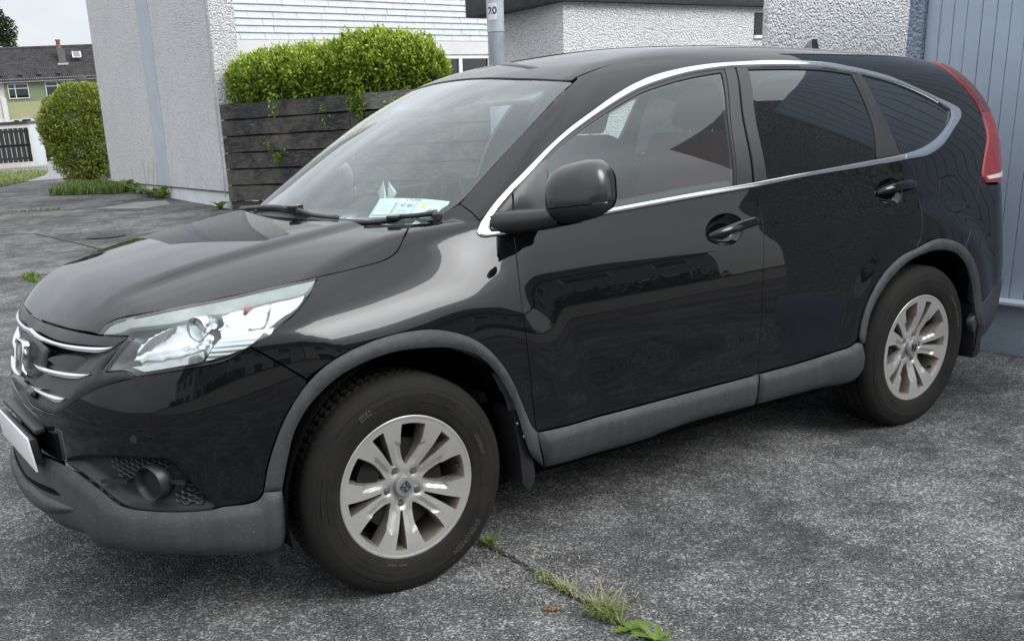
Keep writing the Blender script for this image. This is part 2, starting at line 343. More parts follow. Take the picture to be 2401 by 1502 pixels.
joint([(-2.,7.9),(.389,8.012),(.65,7.99),(1.2,7.9)],.03,seed=2); joint([(.65,7.99),(.667,7.18),(.70,6.4),(.72,5.0)],.035,seed=3)
joint([(-3.,13.0),(1.299,12.853),(1.734,12.559)],.03,seed=4); joint([(1.734,12.559),(1.85,11.0),(1.908,9.807),(1.95,8.5),(2.1,6.)],.035,seed=5)
joint([(-3.,17.8),(2.117,17.205),(3.017,16.639),(3.6,16.3)],.05,seed=6); joint([(-3.,22.6),(3.051,22.169),(4.275,21.9),(5.4,21.0)],.06,'old_asphalt',seed=7)
sheet_on_ground('patch',[(3.615,16.0),(4.60,16.7),(5.1,16.4),(4.827,15.32),(4.2,15.0)],'concrete_path',.006,0)
sheet_on_ground('path',[(3.2,28.6),(7.4,28.2),(13,60),(7.7,60),(7.0,44),(5.9,36.8)],'concrete_path',.008,0)
sheet_on_ground('side_path',[(-8,31.),(-8,50),(7.0,44.2),(6.2,37.2),(2.,36.)],'concrete_path',.012,0)
def drain():
    c=Vector((2.39,11.05,gz(0,11.05)+.006)); o=empty('drain_cover',tuple(c),.1,'rusty ribbed round drain cover set in the asphalt','drain cover')
    MB().lathe([(.27,0),(.27,.012),(.25,.014),(.245,.006),(.0001,.006)],40,'z').build('cover_plate','iron',o,angle=30)
    for k in range(-7,8):
        y=k*.032; x=math.sqrt(max(0,.24**2-y*y)); MB().box((0,y,.010),(2*x,.014,.010)).build('cover_rib','iron',o)
drain()
# ------------------------------------------------------------------ leaves
def leaves(name,mat,parent,pos,nrm,size,aspect=.45,droop=.3,seed=0,curl=.25):
    """one mesh of many folded leaves: pos, outward nrm (N,3), size (N)"""
    r=np.random.default_rng(seed); N=len(pos); d=nrm+r.normal(0,.55,(N,3)); d[:,2]-=droop*r.random(N); d/=np.linalg.norm(d,axis=1,keepdims=True)
    a=r.normal(0,1,(N,3)); s=np.cross(d,a); s/=np.linalg.norm(s,axis=1,keepdims=True)+1e-9; u=np.cross(s,d)
    L=size[:,None]; tip=pos+d*L-u*L*curl*.4; mid=pos+d*L*.5+u*L*curl*.25; w=s*L*aspect*.5
    V=np.stack([pos,mid+w,tip,mid-w,mid-u*L*.06],1).reshape(-1,3); k=np.arange(N)*5
    F_=np.stack([np.stack([k,k+1,k+4],1),np.stack([k+1,k+2,k+4],1),np.stack([k+4,k+2,k+3],1),np.stack([k,k+4,k+3],1)],1).reshape(-1,3)
    me=bpy.data.meshes.new(name); me.vertices.add(len(V)); me.vertices.foreach_set('co',V.ravel()); me.loops.add(F_.size); me.loops.foreach_set('vertex_index',F_.ravel().astype(np.int32))
    me.polygons.add(len(F_)); me.polygons.foreach_set('loop_start',np.arange(0,F_.size,3,dtype=np.int32)); me.polygons.foreach_set('loop_total',np.full(len(F_),3,np.int32)); me.update(calc_edges=True); me.materials.append(MATS[mat])
    me.polygons.foreach_set('use_smooth',[True]*len(me.polygons))
    o=bpy.data.objects.new(name,me); COL.objects.link(o); o.parent=parent; o['kind']='stuff'; return o
def blob_points(blobs,n,seed,shell=.55,bottom=None):
    """random points in the outer part of a union of ellipsoids, with outward directions"""
    r=np.random.default_rng(seed); vol=np.array([b[3]*b[4]+b[4]*b[5]+b[3]*b[5] for b in blobs]); ch=r.choice(len(blobs),n,p=vol/vol.sum()); B=np.array(blobs)[ch]
    d=r.normal(0,1,(n,3)); d/=np.linalg.norm(d,axis=1,keepdims=True); k=shell+(1-shell)*r.random(n)**.6; k=k*(1+.10*np.sin(d[:,0]*9+ch)*np.cos(d[:,2]*7+ch*2))
    p=B[:,:3]+d*B[:,3:6]*k[:,None]; keep=np.ones(n,bool)
    for b in blobs:
        q=(p-np.array(b[:3]))/np.array(b[3:6]); keep&=~((q*q).sum(1)<(shell*.92)**2)
    if bottom is not None: keep&=p[:,2]>bottom
    return p[keep],d[keep]
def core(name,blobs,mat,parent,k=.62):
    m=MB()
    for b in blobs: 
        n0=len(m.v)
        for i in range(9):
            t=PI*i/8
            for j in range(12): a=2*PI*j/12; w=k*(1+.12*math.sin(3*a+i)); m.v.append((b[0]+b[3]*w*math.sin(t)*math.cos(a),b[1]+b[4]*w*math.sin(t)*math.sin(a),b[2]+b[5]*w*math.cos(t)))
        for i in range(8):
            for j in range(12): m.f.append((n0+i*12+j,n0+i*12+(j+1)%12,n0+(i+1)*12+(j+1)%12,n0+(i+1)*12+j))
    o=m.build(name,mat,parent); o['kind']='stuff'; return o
# ------------------------------------------------------------------ white gable house on the left
DA=Vector((.0573,.9984,0)); NA=Vector((.9984,-.0573,0)); A0=Vector((5.17,13.237,0))
def gable_pt(s,t,z): return A0+DA*s+NA*t+Vector((0,0,z))
def slab(mb,s0,s1,t0,t1,z0,z1): 
    P=[gable_pt(s,t,0) for s,t in ((s0,t0),(s1,t0),(s1,t1),(s0,t1))]; mb.prism(P,(0,0,z0),(0,0,z1)); return mb
GH=empty('gable_house',tuple(gable_pt(0,0,.1)),0,'white pebbledashed house gable with a grey stripe beside the shrub','house')
def gpart(name,mb,mat,**k):
    mb.v=[tuple(Vector(v)-GH.location) for v in mb.v]; o=mb.build(name,mat,GH,**k)
    bm=bmesh.new(); bm.from_mesh(o.data); bmesh.ops.recalc_face_normals(bm,faces=bm.faces); bm.to_mesh(o.data); bm.free(); return o
gpart('gable_wall',slab(MB(),0,8.78,0,.435,.44,6.5),'pebbledash_far')
gpart('plinth',slab(MB(),.0,8.75,.015,.42,-.1,.44),'plinth_paint')
gpart('drip_edge',slab(MB(),-.004,8.784,-.012,.10,.425,.445),'dark_fascia')
gpart('render_stripe',slab(MB(),3.56,4.42,-.006,.1,.46,6.4),'smooth_render')
gpart('corner_cable',MB().tube([tuple(gable_pt(.16,-.012,z)) for z in np.linspace(.35,6.4,20)],.008,6),'plinth_paint',smooth=True)
gpart('corner_cable',MB().tube([tuple(gable_pt(.10+.02*math.sin(z*2),-.012,z)) for z in np.linspace(.4,2.2,12)],.006,6),'plinth_paint',smooth=True)
# boarded front of the same house, standing back
FA=Vector((6.02,14.19,0)); FD_=Vector((6.48,1.43,0)).normalized(); FN=Vector((FD_.y,-FD_.x,0))     # FN faces the drive
def fpt(s,t,z): return FA+FD_*s+FN*t+Vector((0,0,z))
def fbox(mb,s0,s1,t0,t1,z0,z1):
    mb.prism([fpt(s,t,0) for s,t in ((s0,t0),(s1,t0),(s1,t1),(s0,t1))],(0,0,z0),(0,0,z1)); return mb
BH=empty('boarded_house',tuple(fpt(0,0,.2)),0,'white boarded house front behind the laurel hedge','house')
def bpart(name,mb,mat,**k):
    mb.v=[tuple(Vector(v)-BH.location) for v in mb.v]; o=mb.build(name,mat,k.pop('par',BH),**k)
    bm=bmesh.new(); bm.from_mesh(o.data); bmesh.ops.recalc_face_normals(bm,faces=bm.faces); bm.to_mesh(o.data); bm.free(); return o
bpart('wall',fbox(MB(),-.30,9.5,-.30,-.03,0,5.6),'cream_wall')
def boards():
    h=.118; r=random.Random(3)
    proto={}
    for row in range(9):
        z=2.963+row*h; s=-.35-r.random()*.5
        while s<7.6:
            L=.52+.06*r.random(); key=round(L,2)
            if key not in proto:
                m=MB().add([(0,.012,0),(L-.008,.012,0),(L-.008,-.016,h+.006),(0,-.016,h+.006),(0,-.026,0),(L-.008,-.026,0),(L-.008,-.026,h+.006),(0,-.026,h+.006)],[(0,1,2,3),(4,7,6,5),(0,4,5,1),(3,2,6,7),(0,3,7,4),(1,5,6,2)])
                me=bpy.data.meshes.new('board'); me.from_pydata(m.v,[],m.f); me.update(); me.materials.append(MATS['white_boards']); proto[key]=me
            M_=Matrix(((FD_.x,-FN.x*-1,0,0),(FD_.y,-FN.y*-1,0,0),(0,0,1,0),(0,0,0,1)))
            M_=Matrix(((FD_.x,FN.x,0,0),(FD_.y,FN.y,0,0),(0,0,1,0),(0,0,0,1))); p=fpt(s,0,z+r.uniform(-.002,.002))-BH.location
            obj_from('board',proto[key],BH,Matrix.Translation(p)@M_); s+=L
boards()
bpart('window_head',fbox(MB(),-.5,8,-.03,.010,2.70,2.955),'white_trim')
def bwindow(s0,s1,z0,z1,split):
    o=bpart('window',fbox(fbox(fbox(fbox(MB(),s0,s1,-.02,.03,z1-.05,z1),s0,s1,-.02,.03,z0,z0+.05),s0,s0+.06,-.02,.028,z0+.05,z1-.05),s1-.06,s1,-.02,.028,z0+.05,z1-.05),'frame_white')
    for q in split: bpart('mullion',fbox(MB(),q-.05,q+.05,-.02,.026,z0+.05,z1-.05),'frame_white',par=o)
    xs=[s0+.06]+[v for q in split for v in (q-.05,q+.05)]+[s1-.06]
    for a,b in zip(xs[::2],xs[1::2]): bpart('pane',fbox(MB(),a,b,-.01,-.004,z0+.05,z1-.05),'glass_house',par=o)
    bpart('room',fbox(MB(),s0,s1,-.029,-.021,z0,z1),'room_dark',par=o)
bwindow(3.9,6.7,1.2,2.66,[5.75]); bwindow(-.1,2.4,1.3,2.62,[.25,1.6])
# ------------------------------------------------------------------ slatted fence and laurel hedge
FE=empty('slatted_fence',(5.13,13.10,.15),0,'black weathered timber fence of wide horizontal boards below the hedge','fence')
FEd=Vector((.435,-.900,0)).normalized(); FEn=Vector((-.900,-.435,0)).normalized(); FE0=Vector((5.125,13.05,0))
def fence():
    r=random.Random(5)
    for k in range(6):
        z1=1.851-k*.262; z0=z1-.234
        for seg in range(3):
            s0=seg*2.62+(.0 if seg==0 else r.uniform(-.02,.02)); s1=(seg+1)*2.62-.012; n=10; m=MB(); T=[];Bt=[]
            for i in range(n+1):
                s=s0+(s1-s0)*i/n; w=.006*math.sin(i*1.7+k*2+seg)+r.uniform(-.003,.003); p=FE0+FEd*s+FEn*(r.uniform(-.004,.004)+.01*math.sin(k*3+seg))
                T.append((p,z1+w+gz(0,p.y)*.0)); Bt.append((p,z0+w*.7+r.uniform(-.004,.004)))
            for i in range(n+1):
                for (p,z) in (T[i],Bt[i]):
                    for t in (.0,.028): q=p+FEn*t; m.v.append(tuple(Vector((q.x,q.y,z))-FE.location))
            for i in range(n):
                a=4*i; b=a+4; m.f+= [(a+1,b+1,b+3,a+3),(a,a+2,b+2,b),(a,b,b+1,a+1),(a+2,a+3,b+3,b+2)]
            m.f+= [(0,1,3,2),(4*n,4*n+2,4*n+3,4*n+1)]
            o=m.build('board','fence_timber_grey' if (k==0 and seg>=1) else 'fence_timber',FE)
    for k in range(5):      # added unseen backing, put in so the gaps between boards stay dark
        z1=1.851-k*.262-.19
        for seg in range(3):
            p=FE0+FEd*((seg+.5)*2.62)-FEn*.06; MB().box(tuple(Vector((p.x,p.y,z1-.05))-FE.location),(2.60,.022,.15),Matrix.Rotation(math.atan2(FEd.y,FEd.x),3,'Z')).build('gap_backing','fence_timber',FE)
    for seg in range(3):
        p=FE0+FEd*((seg+.5)*2.62)-FEn*.02; MB().box(tuple(Vector((p.x,p.y,.17))-FE.location),(2.60,.03,.24),Matrix.Rotation(math.atan2(FEd.y,FEd.x),3,'Z')).build('gravel_board','fence_timber',FE)
    for s in (.12,2.62,5.24,7.8):
        p=FE0+FEd*s-FEn*.12; MB().box(tuple(Vector((p.x,p.y,.95))-FE.location),(.09,.09,1.8),Matrix.Rotation(-1.12,3,'Z')).build('post','fence_timber',FE)
fence()
def hedge():
    # along the fence, behind it
    def at(s,t,z): p=FE0+FEd*s-FEn*t; return (p.x,p.y,z)
    BL=[]; 
    for s,z,rz,rt,rs in ((.28,2.12,.42,.42,.34),(.70,2.15,.46,.46,.44),(1.15,2.18,.46,.48,.46),(1.62,2.14,.48,.5,.46),(2.05,2.10,.50,.5,.45),(2.42,2.20,.52,.52,.46),(2.85,2.20,.54,.55,.50),(3.25,2.16,.52,.55,.48),(3.58,2.08,.50,.5,.40),(3.78,2.02,.40,.42,.32)):
        x,y,_=at(s,.42,0); BL.append((x,y,z,rs,rs,rz))
    c=at(2.0,.6,1.2); H=empty('laurel_hedge',(c[0],c[1],gz(0,c[1])),0,'bright green laurel hedge spilling over the slatted fence','hedge'); off=np.array(H.location)
    BLl=[(b[0]-off[0],b[1]-off[1],b[2]-off[2],b[3],b[4],b[5]) for b in BL]
    p,d=blob_points(BLl,34000,11,.62,1.30); r=np.random.default_rng(4); up=d[:,2]>.15
    leaves('crown','leaf_hedge',H,p,d+np.array([0,0,.25]),.055+.035*r.random(len(p)),.5,.1,1)
    q=up&(r.random(len(p))<.55); leaves('young_leaves','leaf_tip',H,p[q]*1+d[q]*.03,d[q]*.5+np.array([0,0,.8]),.05+.03*r.random(q.sum()),.42,0,2)
    # upright shoots
    sh=[]; sd=[]
    for k in range(260):
        b=BLl[r.integers(len(BLl))]; a=r.random()*2*PI; rr=r.random()**.5*.85; x=b[0]+b[3]*rr*math.cos(a); y=b[1]+b[4]*rr*math.sin(a); z=b[2]+b[5]*math.sqrt(max(0,1-rr*rr))
        for j in range(7): sh.append((x+r.normal(0,.012),y+r.normal(0,.012),z+.02*j-.02)); sd.append((r.normal(0,.5),r.normal(0,.5),.9))
    leaves('shoots','leaf_tip',H,np.array(sh),np.array(sd),.045+.03*r.random(len(sh)),.42,0,3)
    # strands hanging through the boards
    st=[]; sd=[]
    for s,z0,n in ((2.75,1.95,150),(2.85,1.85,120),(3.45,1.85,30),(2.2,1.80,26),(1.2,1.93,24)):
        for k in range(n):
            p_=FE0+FEd*(s+r.normal(0,.06))+FEn*(.06+.03*r.random()); st.append((p_.x-off[0],p_.y-off[1],z0-off[2]-r.random()*.34)); sd.append((FEn.x,FEn.y,-.3))
    leaves('hanging_leaves','leaf_hedge',H,np.array(st),np.array(sd),.05+.03*r.random(len(st)),.5,.3,5)
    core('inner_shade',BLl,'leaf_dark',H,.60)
    m=MB()
    for b in BLl: m.tube([(b[0],b[1],0),(b[0]+.05,b[1],.8),(b[0]-.04,b[1]+.03,b[2]-.2)],[.03,.025,.015],6)
    o=m.build('stems','bark',H,smooth=True); o['kind']='stuff'
    # sprig growing between the boards
    P_=FE0+FEd*1.15+FEn*.05; G=empty('hedge_sprig',(P_.x,P_.y,.75),0,'thin leafy sprig poking out between the fence boards','plant')
    st=[];sd=[]
    for t,dx in ((np.linspace(0,.5,14),-.5),(np.linspace(0,.36,10),.55),(np.linspace(0,.25,8),.1)):
        for k in t:
            for _ in range(3): st.append((FEd.x*dx*k*.7+FEn.x*.1*k+r.normal(0,.015),FEd.y*dx*k*.7+FEn.y*.1*k+r.normal(0,.015),.25+k*(.75 if dx<0 else .5)-.1+r.normal(0,.015))); sd.append((FEn.x+r.normal(0,.6),FEn.y+r.normal(0,.6),.5))
    leaves('leaf_spray','leaf_hedge',G,np.array(st),np.array(sd),.045+.025*r.random(len(st)),.5,.2,6)
    MB().tube([(0,0,.15),(FEd.x*-.1,FEd.y*-.1,.35),(FEd.x*-.2,FEd.y*-.2,.55)],.006,5).tube([(0,0,.15),(FEd.x*.1,FEd.y*.1,.3),(FEd.x*.16,FEd.y*.16,.45)],.005,5).build('sprig_stem','bark',G,smooth=True)
hedge()
# ------------------------------------------------------------------ flat-roofed white annexe, lamp post
AX=empty('white_annexe',(5.65,5.0,.03),0,'low white pebbledashed annexe with dark fascia behind the car roof','building')
def axp(name,mb,mat,par=None,**k):
    mb.v=[tuple(Vector(v)-AX.location) for v in mb.v]; o=mb.build(name,mat,par or AX,**k); return o
P4=[(5.65,5.0,0),(10.6,5.61,0),(10.7,7.2,0),(5.79,6.45,0)]
axp('wall',MB().prism(P4,(0,0,0),(0,0,2.47)),'pebbledash_white')
P5=[(5.55,4.90,0),(10.7,5.53,0),(10.8,7.3,0),(5.44,6.40,0)]
axp('fascia',MB().prism(P5,(0,0,2.462),(0,0,2.70)),'dark_fascia',bevel=.012)
wq=[(8.98,5.386,0),(9.30,5.425,0),(9.30,5.47,0),(8.98,5.45,0)]
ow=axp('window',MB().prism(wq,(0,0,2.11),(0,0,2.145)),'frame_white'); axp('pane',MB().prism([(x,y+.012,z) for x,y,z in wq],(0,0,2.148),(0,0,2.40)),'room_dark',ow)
LP=empty('lamp_post',(5.139,5.45,gz(0,5.45)),0,'galvanised grey post with the number 20 on a white sticker','lamp post')
MB().tube([(0,0,z) for z in (0,1,2.0,2.19)],.083,20).build('lower_tube','galvanised',LP,angle=40)
MB().tube([(0,0,z) for z in (2.192,2.5,3.5,5.0)],.088,20).build('upper_tube','galvanised_light',LP,angle=40)
MB().tube([(.085,-.02,z) for z in (.0,2.,4.)],.008,6).build('cable','galvanised',LP,smooth=True)
def post_label():
    dv=Vector((-1.489-5.139,-3.394-5.45,0)).normalized(); th0=math.atan2(dv.y,dv.x)-.35; R_=.090; V=[];n=8
    for i in range(n+1):
        a=th0+.55-1.1*i/n; V+= [(R_*math.cos(a),R_*math.sin(a),2.30),(R_*math.cos(a),R_*math.sin(a),2.46)]
    o=mesh_obj('number_sticker',V,[(2*i,2*i+2,2*i+3,2*i+1) for i in range(n)],'sticker_white',LP)
    v,f_=text_geo('20',.10,0,.002); W=[(.0915*math.cos(th0+(x-.0)/.0915*-1),.0915*math.sin(th0+(x)/.0915*-1),2.385+y) for x,y,z in v]
    W=[(.0915*math.cos(th0+x/.0915),.0915*math.sin(th0+x/.0915),2.385+y) for x,y,z in v]
    mesh_obj('number',W,f_,'gate_black',o)
# ------------------------------------------------------------------ near white wall and blue garage
NW=empty('white_wall',(4.6,1.62,0),0,'rough white pebbledashed wall between the annexe and the blue garage','wall')
o=MB().box((1.67,.03,1.6),(3.3,.04,3.2)).build('wall','pebbledash_white',NW)
GA=empty('blue_garage',(4.12,-1.2,0),0,'blue painted garage with a vertical plank door behind the car','garage')
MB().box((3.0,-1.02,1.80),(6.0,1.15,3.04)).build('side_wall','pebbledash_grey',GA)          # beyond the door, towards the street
MB().box((3.0,1.408,1.62),(6.0,.088,2.68)).build('door_pier','pebbledash_blue',GA)
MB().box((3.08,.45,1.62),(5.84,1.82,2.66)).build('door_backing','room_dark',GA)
MB().box((3.0,-.08,.135),(6.03,3.10,.29)).build('plinth','blue_plinth',GA,bevel=.008)
MB().box((.10,.455,.287),(.34,1.79,.02)).build('door_sill','ledge_paint',GA,bevel=.006)
def planks():
    y=1.362; r=random.Random(9); k=0
    while y>-.43:
        w=.074+.008*r.random(); d=r.uniform(-.0015,.0015)
        MB().box((.052+d,y-w/2,1.61),(.05,w-(.004 if k%3 else .0022),2.63)).build('plank','blue_paint',GA,bevel=.0025); y-=w; k+=1
planks()
post_label()
# ------------------------------------------------------------------ far terrace across the green
HO=Vector((12.28,67.3,.86)); HX=Vector((.972,-.234,0)); HY=Vector((.234,.972,0)); HK=.0256
HM=Matrix(((HX.x,HY.x,0,HO.x),(HX.y,HY.y,0,HO.y),(0,0,1,HO.z),(0,0,0,1)))
TH=empty('terraced_house',(0,0,0),0,'green boarded terraced house with grey tiled roof far behind the shrub','house'); TH.matrix_world=HM
def hu(u): return u*HK
def hv(v): return .57+(338-v)*HK
def hbox(name,u0,u1,v0,v1,y0,y1,mat,par=None,**k):
    return MB().box(((hu(u0)+hu(u1))/2,(y0+y1)/2,(hv(v0)+hv(v1))/2),(abs(hu(u1)-hu(u0)),abs(y1-y0),abs(hv(v0)-hv(v1)))).build(name,mat,par or TH,**k)
hbox('wall',-120,330,188,375,0,7,'cream_wall')
hbox('white_storey',-120,330,276,372,-.03,-.002,'white_trim')
def clap():
    me=None
    for k in range(13):
        v=190+k*6.6; mat='green_boards' if k<7 else 'yellow_boards'
        for u0,u1 in ((8,340),):
            hbox('siding_board',u0,u1,v+.3,v+6.6,-.07-.002*(k%2),-.03,mat)
clap()
hbox('party_wall',-4,8,225,372,-.10,-.031,'white_trim')
hbox('gutter',-120,330,186,190.5,-.42,-.30,'frame_white'); hbox('soffit',-120,330,183,186,-.40,0,'white_trim')
def hwin(u0,u1,v0,v1,bars,head=True):
    f_=hbox('window',u0,u1,v0,v1,-.10,-.075,'net_curtain'); t=1.4
    for a,b,c,d in ((u0-t,u1+t,v0-t,v0),(u0-t,u1+t,v1,v1+t*1.2),(u0-t,u0,v0,v1),(u1,u1+t,v0,v1)): hbox('window_frame',a,b,c,d,-.15,-.074,'frame_white',f_)
    for q in bars: hbox('mullion',q-.9,q+.9,v0,v1,-.14,-.101,'frame_white',f_)
    if head: hbox('transom',u0,u1,v0+9,v0+10.4,-.138,-.1005,'frame_white',f_)
    xs=[u0]+list(bars)+[u1]
    for a,b in zip(xs[:-1],xs[1:]): hbox('pane',a+1,b-1,v0+.5,v1-.5,-.112,-.106,'glass_house',f_)
hwin(17,63,195,227,[33]); hwin(106,152,193,226,[134]); hwin(160,200,192,215,[180]); hwin(232,280,193,226,[250])
hwin(17,30,279,289,[],False); hwin(36,58,278,290,[],False)
def tiles():
    """pantile roof: rows of half-round tiles, each row its own course"""
    y0,y1=-.45,3.6; z0,z1=hv(187),hv(107)*1.02; rows=19; n=92; W0,W1=hu(-120),hu(330)
    for r_ in range(rows):
        t0=r_/rows; t1=(r_+1.12)/rows; V=[];m=n*4
        for i in range(m+1):
            x=W0+(W1-W0)*i/m; c=.5+.5*math.cos(2*PI*(i%4)/4); h=.055*c
            V+= [(x,y0+(y1-y0)*t0,z0+(z1-z0)*t0+h+.05),(x,y0+(y1-y0)*t1,z0+(z1-z0)*t1+h+.0)]
            
        V0=len(V)
        V+= [(W0,y0+(y1-y0)*t0,z0+(z1-z0)*t0-.03),(W1,y0+(y1-y0)*t0,z0+(z1-z0)*t0-.03)]
        F_=[(2*i,2*i+2,2*i+3,2*i+1) for i in range(m)]+[tuple([V0,V0+1]+[2*i for i in range(m,-1,-1)])]
        mesh_obj('tile_course',V,F_,'roof_tile',TH)
    MB().add([(W0,y0,z0-.05),(W1,y0,z0-.05),(W1,y1,z1-.05),(W0,y1,z1-.05),(W0,2*y1-y0,z0),(W1,2*y1-y0,z0)],[(0,1,2,3),(3,2,5,4),(0,3,4),(1,5,2)]).build('roof_slope','roof_tile',TH)
    MB().tube([(W0,y1,z1+.05),(W1,y1,z1+.05)],.10,8).build('ridge','roof_tile',TH,smooth=True)
tiles()
ch=hbox('chimney',147,165,110,160,1.5,2.4,'chimney'); MB().lathe([(.15,0),(.13,.5),(.17,.53),(.17,.62),(.10,.62)],16,'z',(hu(152),1.95,hv(112))).build('chimney_pot','pot',ch,smooth=True)
hbox('chimney_flashing',143,170,146,151,1.2,1.5,'galvanised_light',ch)
sk=MB().box((hu(193),1.75,hv(126)),(.55,.06,.75),Matrix.Rotation(math.radians(-58),3,'X')).build('skylight','frame_white',TH); MB().box((hu(193),1.71,hv(126)+.03),(.42,.05,.6),Matrix.Rotation(math.radians(-58),3,'X')).build('pane','glass_house',sk)
for u in (2,50,94,142): MB().lathe([(.16,0),(.13,.12),(.0001,.18)],10,'z',(hu(u),.0,hv(176)+.05)).build('roof_vent','roof_tile',TH,smooth=True)
MB().lathe([(.38,0),(.30,-.06),(.15,-.10),(.0001,-.12)],24,'y',(hu(193),-.45,hv(194))).build('satellite_dish','iron',TH,smooth=True)
def far_pt(u,v,D):   # point D metres away (ground distance) at photo direction of the left edge strip
    a=math.radians(11.03)+(u/225.)*math.radians(4.67); return Vector((-1.489+D*math.sin(a),-3.394+D*math.cos(a),1.43+(343-.063*u-v)*3.5e-4*D))
def upright(name,u0,u1,v0,v1,D,th,mat,par=None,base=None,label=None,cat=None,bev=0.):
    a=far_pt(u0,v1,D); b=far_pt(u1,v1,D); t=far_pt((u0+u1)/2,v0,D); g=min(a.z,b.z); ex=(b-a); ex.z=0; w=ex.length; ex.normalize()
    c=(a+b)/2; c.z=g; o_=Matrix(((ex.x,-ex.y,0),(ex.y,ex.x,0),(0,0,1)))
    return c,w,t.z-g,o_,math.atan2(ex.y,ex.x)
c,w,h,_,rz=upright('p',50,78,284,392,42.5,.5,None); GP=empty('gate_pillar',tuple(c),rz,'white rendered gate pillar with a dark capstone beside the black gate','pillar')
MB().box((0,0,h*.48),(w,w,h*.96)).build('shaft','plinth_paint',GP,bevel=.01); MB().box((0,0,h*.985),(w*1.25,w*1.25,h*.05)).build('capstone','chimney',GP,bevel=.01)
c,w,h,_,rz=upright('g',-60,46,300,388,42.6,.1,None); GT=empty('black_gate',tuple(c),rz,'black timber gate with narrow gaps left of the white pillar','gate')
for k in range(9):
    for z0,z1 in ((.05,.48),(.52,.97)): MB().box(((k-4)*w/9,-.02,h*(z0+z1)/2),(w/9-.018,.04,h*(z1-z0))).build('gate_board','gate_black',GT)
MB().box((0,.03,h*.5),(w,.03,h*.08)).build('rail','gate_black',GT); MB().box((0,.03,h*.15),(w,.03,h*.07)).build('rail','gate_black',GT); MB().box((0,.03,h*.88),(w,.03,h*.07)).build('rail','gate_black',GT)
c,w,h,_,rz=upright('w',-70,50,292,302,44.5,.1,None); MB2=empty('garden_coping_wall',tuple(c),rz,'pale garden wall with dark coping behind the black gate','wall'); MB().box((0,0,-.9),(w,.25,2.2)).build('wall','cream_wall',MB2); MB().box((0,0,.24),(w*1.02,.36,.10)).build('coping','dark_fascia',MB2)
c,w,h,_,rz=upright('b',78,170,336,376,54,.1,None); BW=empty('low_brown_wall',tuple(c),rz,'low brown block wall behind the big shrub','wall')
for r_ in range(3):
    for k in range(8): MB().box(((k-3.5)*w/8+(r_%2)*.12,0,h*(r_+.5)/3),(w/8-.02,.2,h/3-.02)).build('block','brown_block',BW)
MB().box((0,0,h*1.02),(w*1.03,.26,.09)).build('coping','chimney',BW)
def bush(name,label,cat,c,blobs,n,ls,mat,seed,tip=None,white=0):
    o=empty(name,c,0,label,cat); p,d=blob_points(blobs,n,seed,.6,.02); r=np.random.default_rng(seed)
    leaves('crown',mat,o,p,d+np.array([0,0,.2]),ls*(.7+.6*r.random(len(p))),.55,.2,seed)
    if tip:
        q=r.random(len(p))<.25; leaves('young_leaves',tip,o,p[q]+d[q]*ls*.3,d[q]+np.array([0,0,.5]),ls*(.7+.5*r.random(q.sum())),.5,0,seed+1)
    if white:
        q=r.random(len(p))<white; leaves('blossom','petal',o,p[q]+d[q]*ls*.4,d[q],ls*(.8+.5*r.random(q.sum())),.9,0,seed+2)
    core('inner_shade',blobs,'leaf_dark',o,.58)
    m=MB(); 
    for k in range(5): m.tube([(.08*math.cos(k),.08*math.sin(k),-.05),(.25*math.cos(k*1.3),.25*math.sin(k*1.3),blobs[0][2]*.8),(blobs[k%len(blobs)][0],blobs[k%len(blobs)][1],blobs[k%len(blobs)][2])],[.04,.03,.015],6)
    q_=m.build('trunk','bark',o,smooth=True); return o
bush('privet_shrub','large rounded yellow-green shrub growing beside the white gable','shrub',(5.88,25.1,gz(0,25.1)),[(0,0,.95,.78,.8,.92),(-.22,0,1.58,.80,.8,.72),(.12,.1,2.02,.72,.75,.55),(.42,-.1,.75,.6,.6,.75),(-.48,.1,1.30,.50,.6,.62),(.42,0,1.8,.6,.6,.75),(-.28,-.15,.7,.58,.55,.62),(-.55,.0,1.9,.34,.4,.34),(.55,.1,2.15,.4,.4,.38),(-.1,.1,2.25,.36,.4,.32),(-.75,.1,1.5,.3,.3,.3)],30000,.065,'leaf_bush',21,'leaf_tip')
bush('flowering_bush','white flowering bush in front of the brown wall','shrub',tuple(far_pt(95,336,50)-Vector((0,0,1.0))),[(0,0,.8,1.1,.5,.75),(.8,0,.6,.8,.5,.6)],3500,.12,'leaf_weed',31,None,.12)
def far_tree():
    c=far_pt(-12,330,95); o=empty('far_tree',tuple(c),0,'dark tree showing above the terrace roof at the left edge','tree')
    bl=[(0,0,9.3,1.9,1.9,1.6),(1.2,0,8.7,1.3,1.3,1.0),(-1.5,0,8.4,1.7,1.7,1.5),(.4,.3,7.6,2.,2.,1.5)]
    p,d=blob_points(bl,9000,41,.35); leaves('crown','leaf_dark',o,p,d,np.full(len(p),.22),.6,.2,7)
    MB().tube([(0,0,-1.),(.1,0,4.),(0,0,7.),(.2,0,9.)],[.3,.25,.16,.05],8).build('trunk','bark',o,smooth=True)
    for a in range(4): MB().tube([(0,0,5.+a*.6),(math.cos(a*1.6)*1.2,math.sin(a*1.6)*1.2,7.4+a*.3)],[.12,.04],6).build('limb','bark',o,smooth=True)
far_tree()
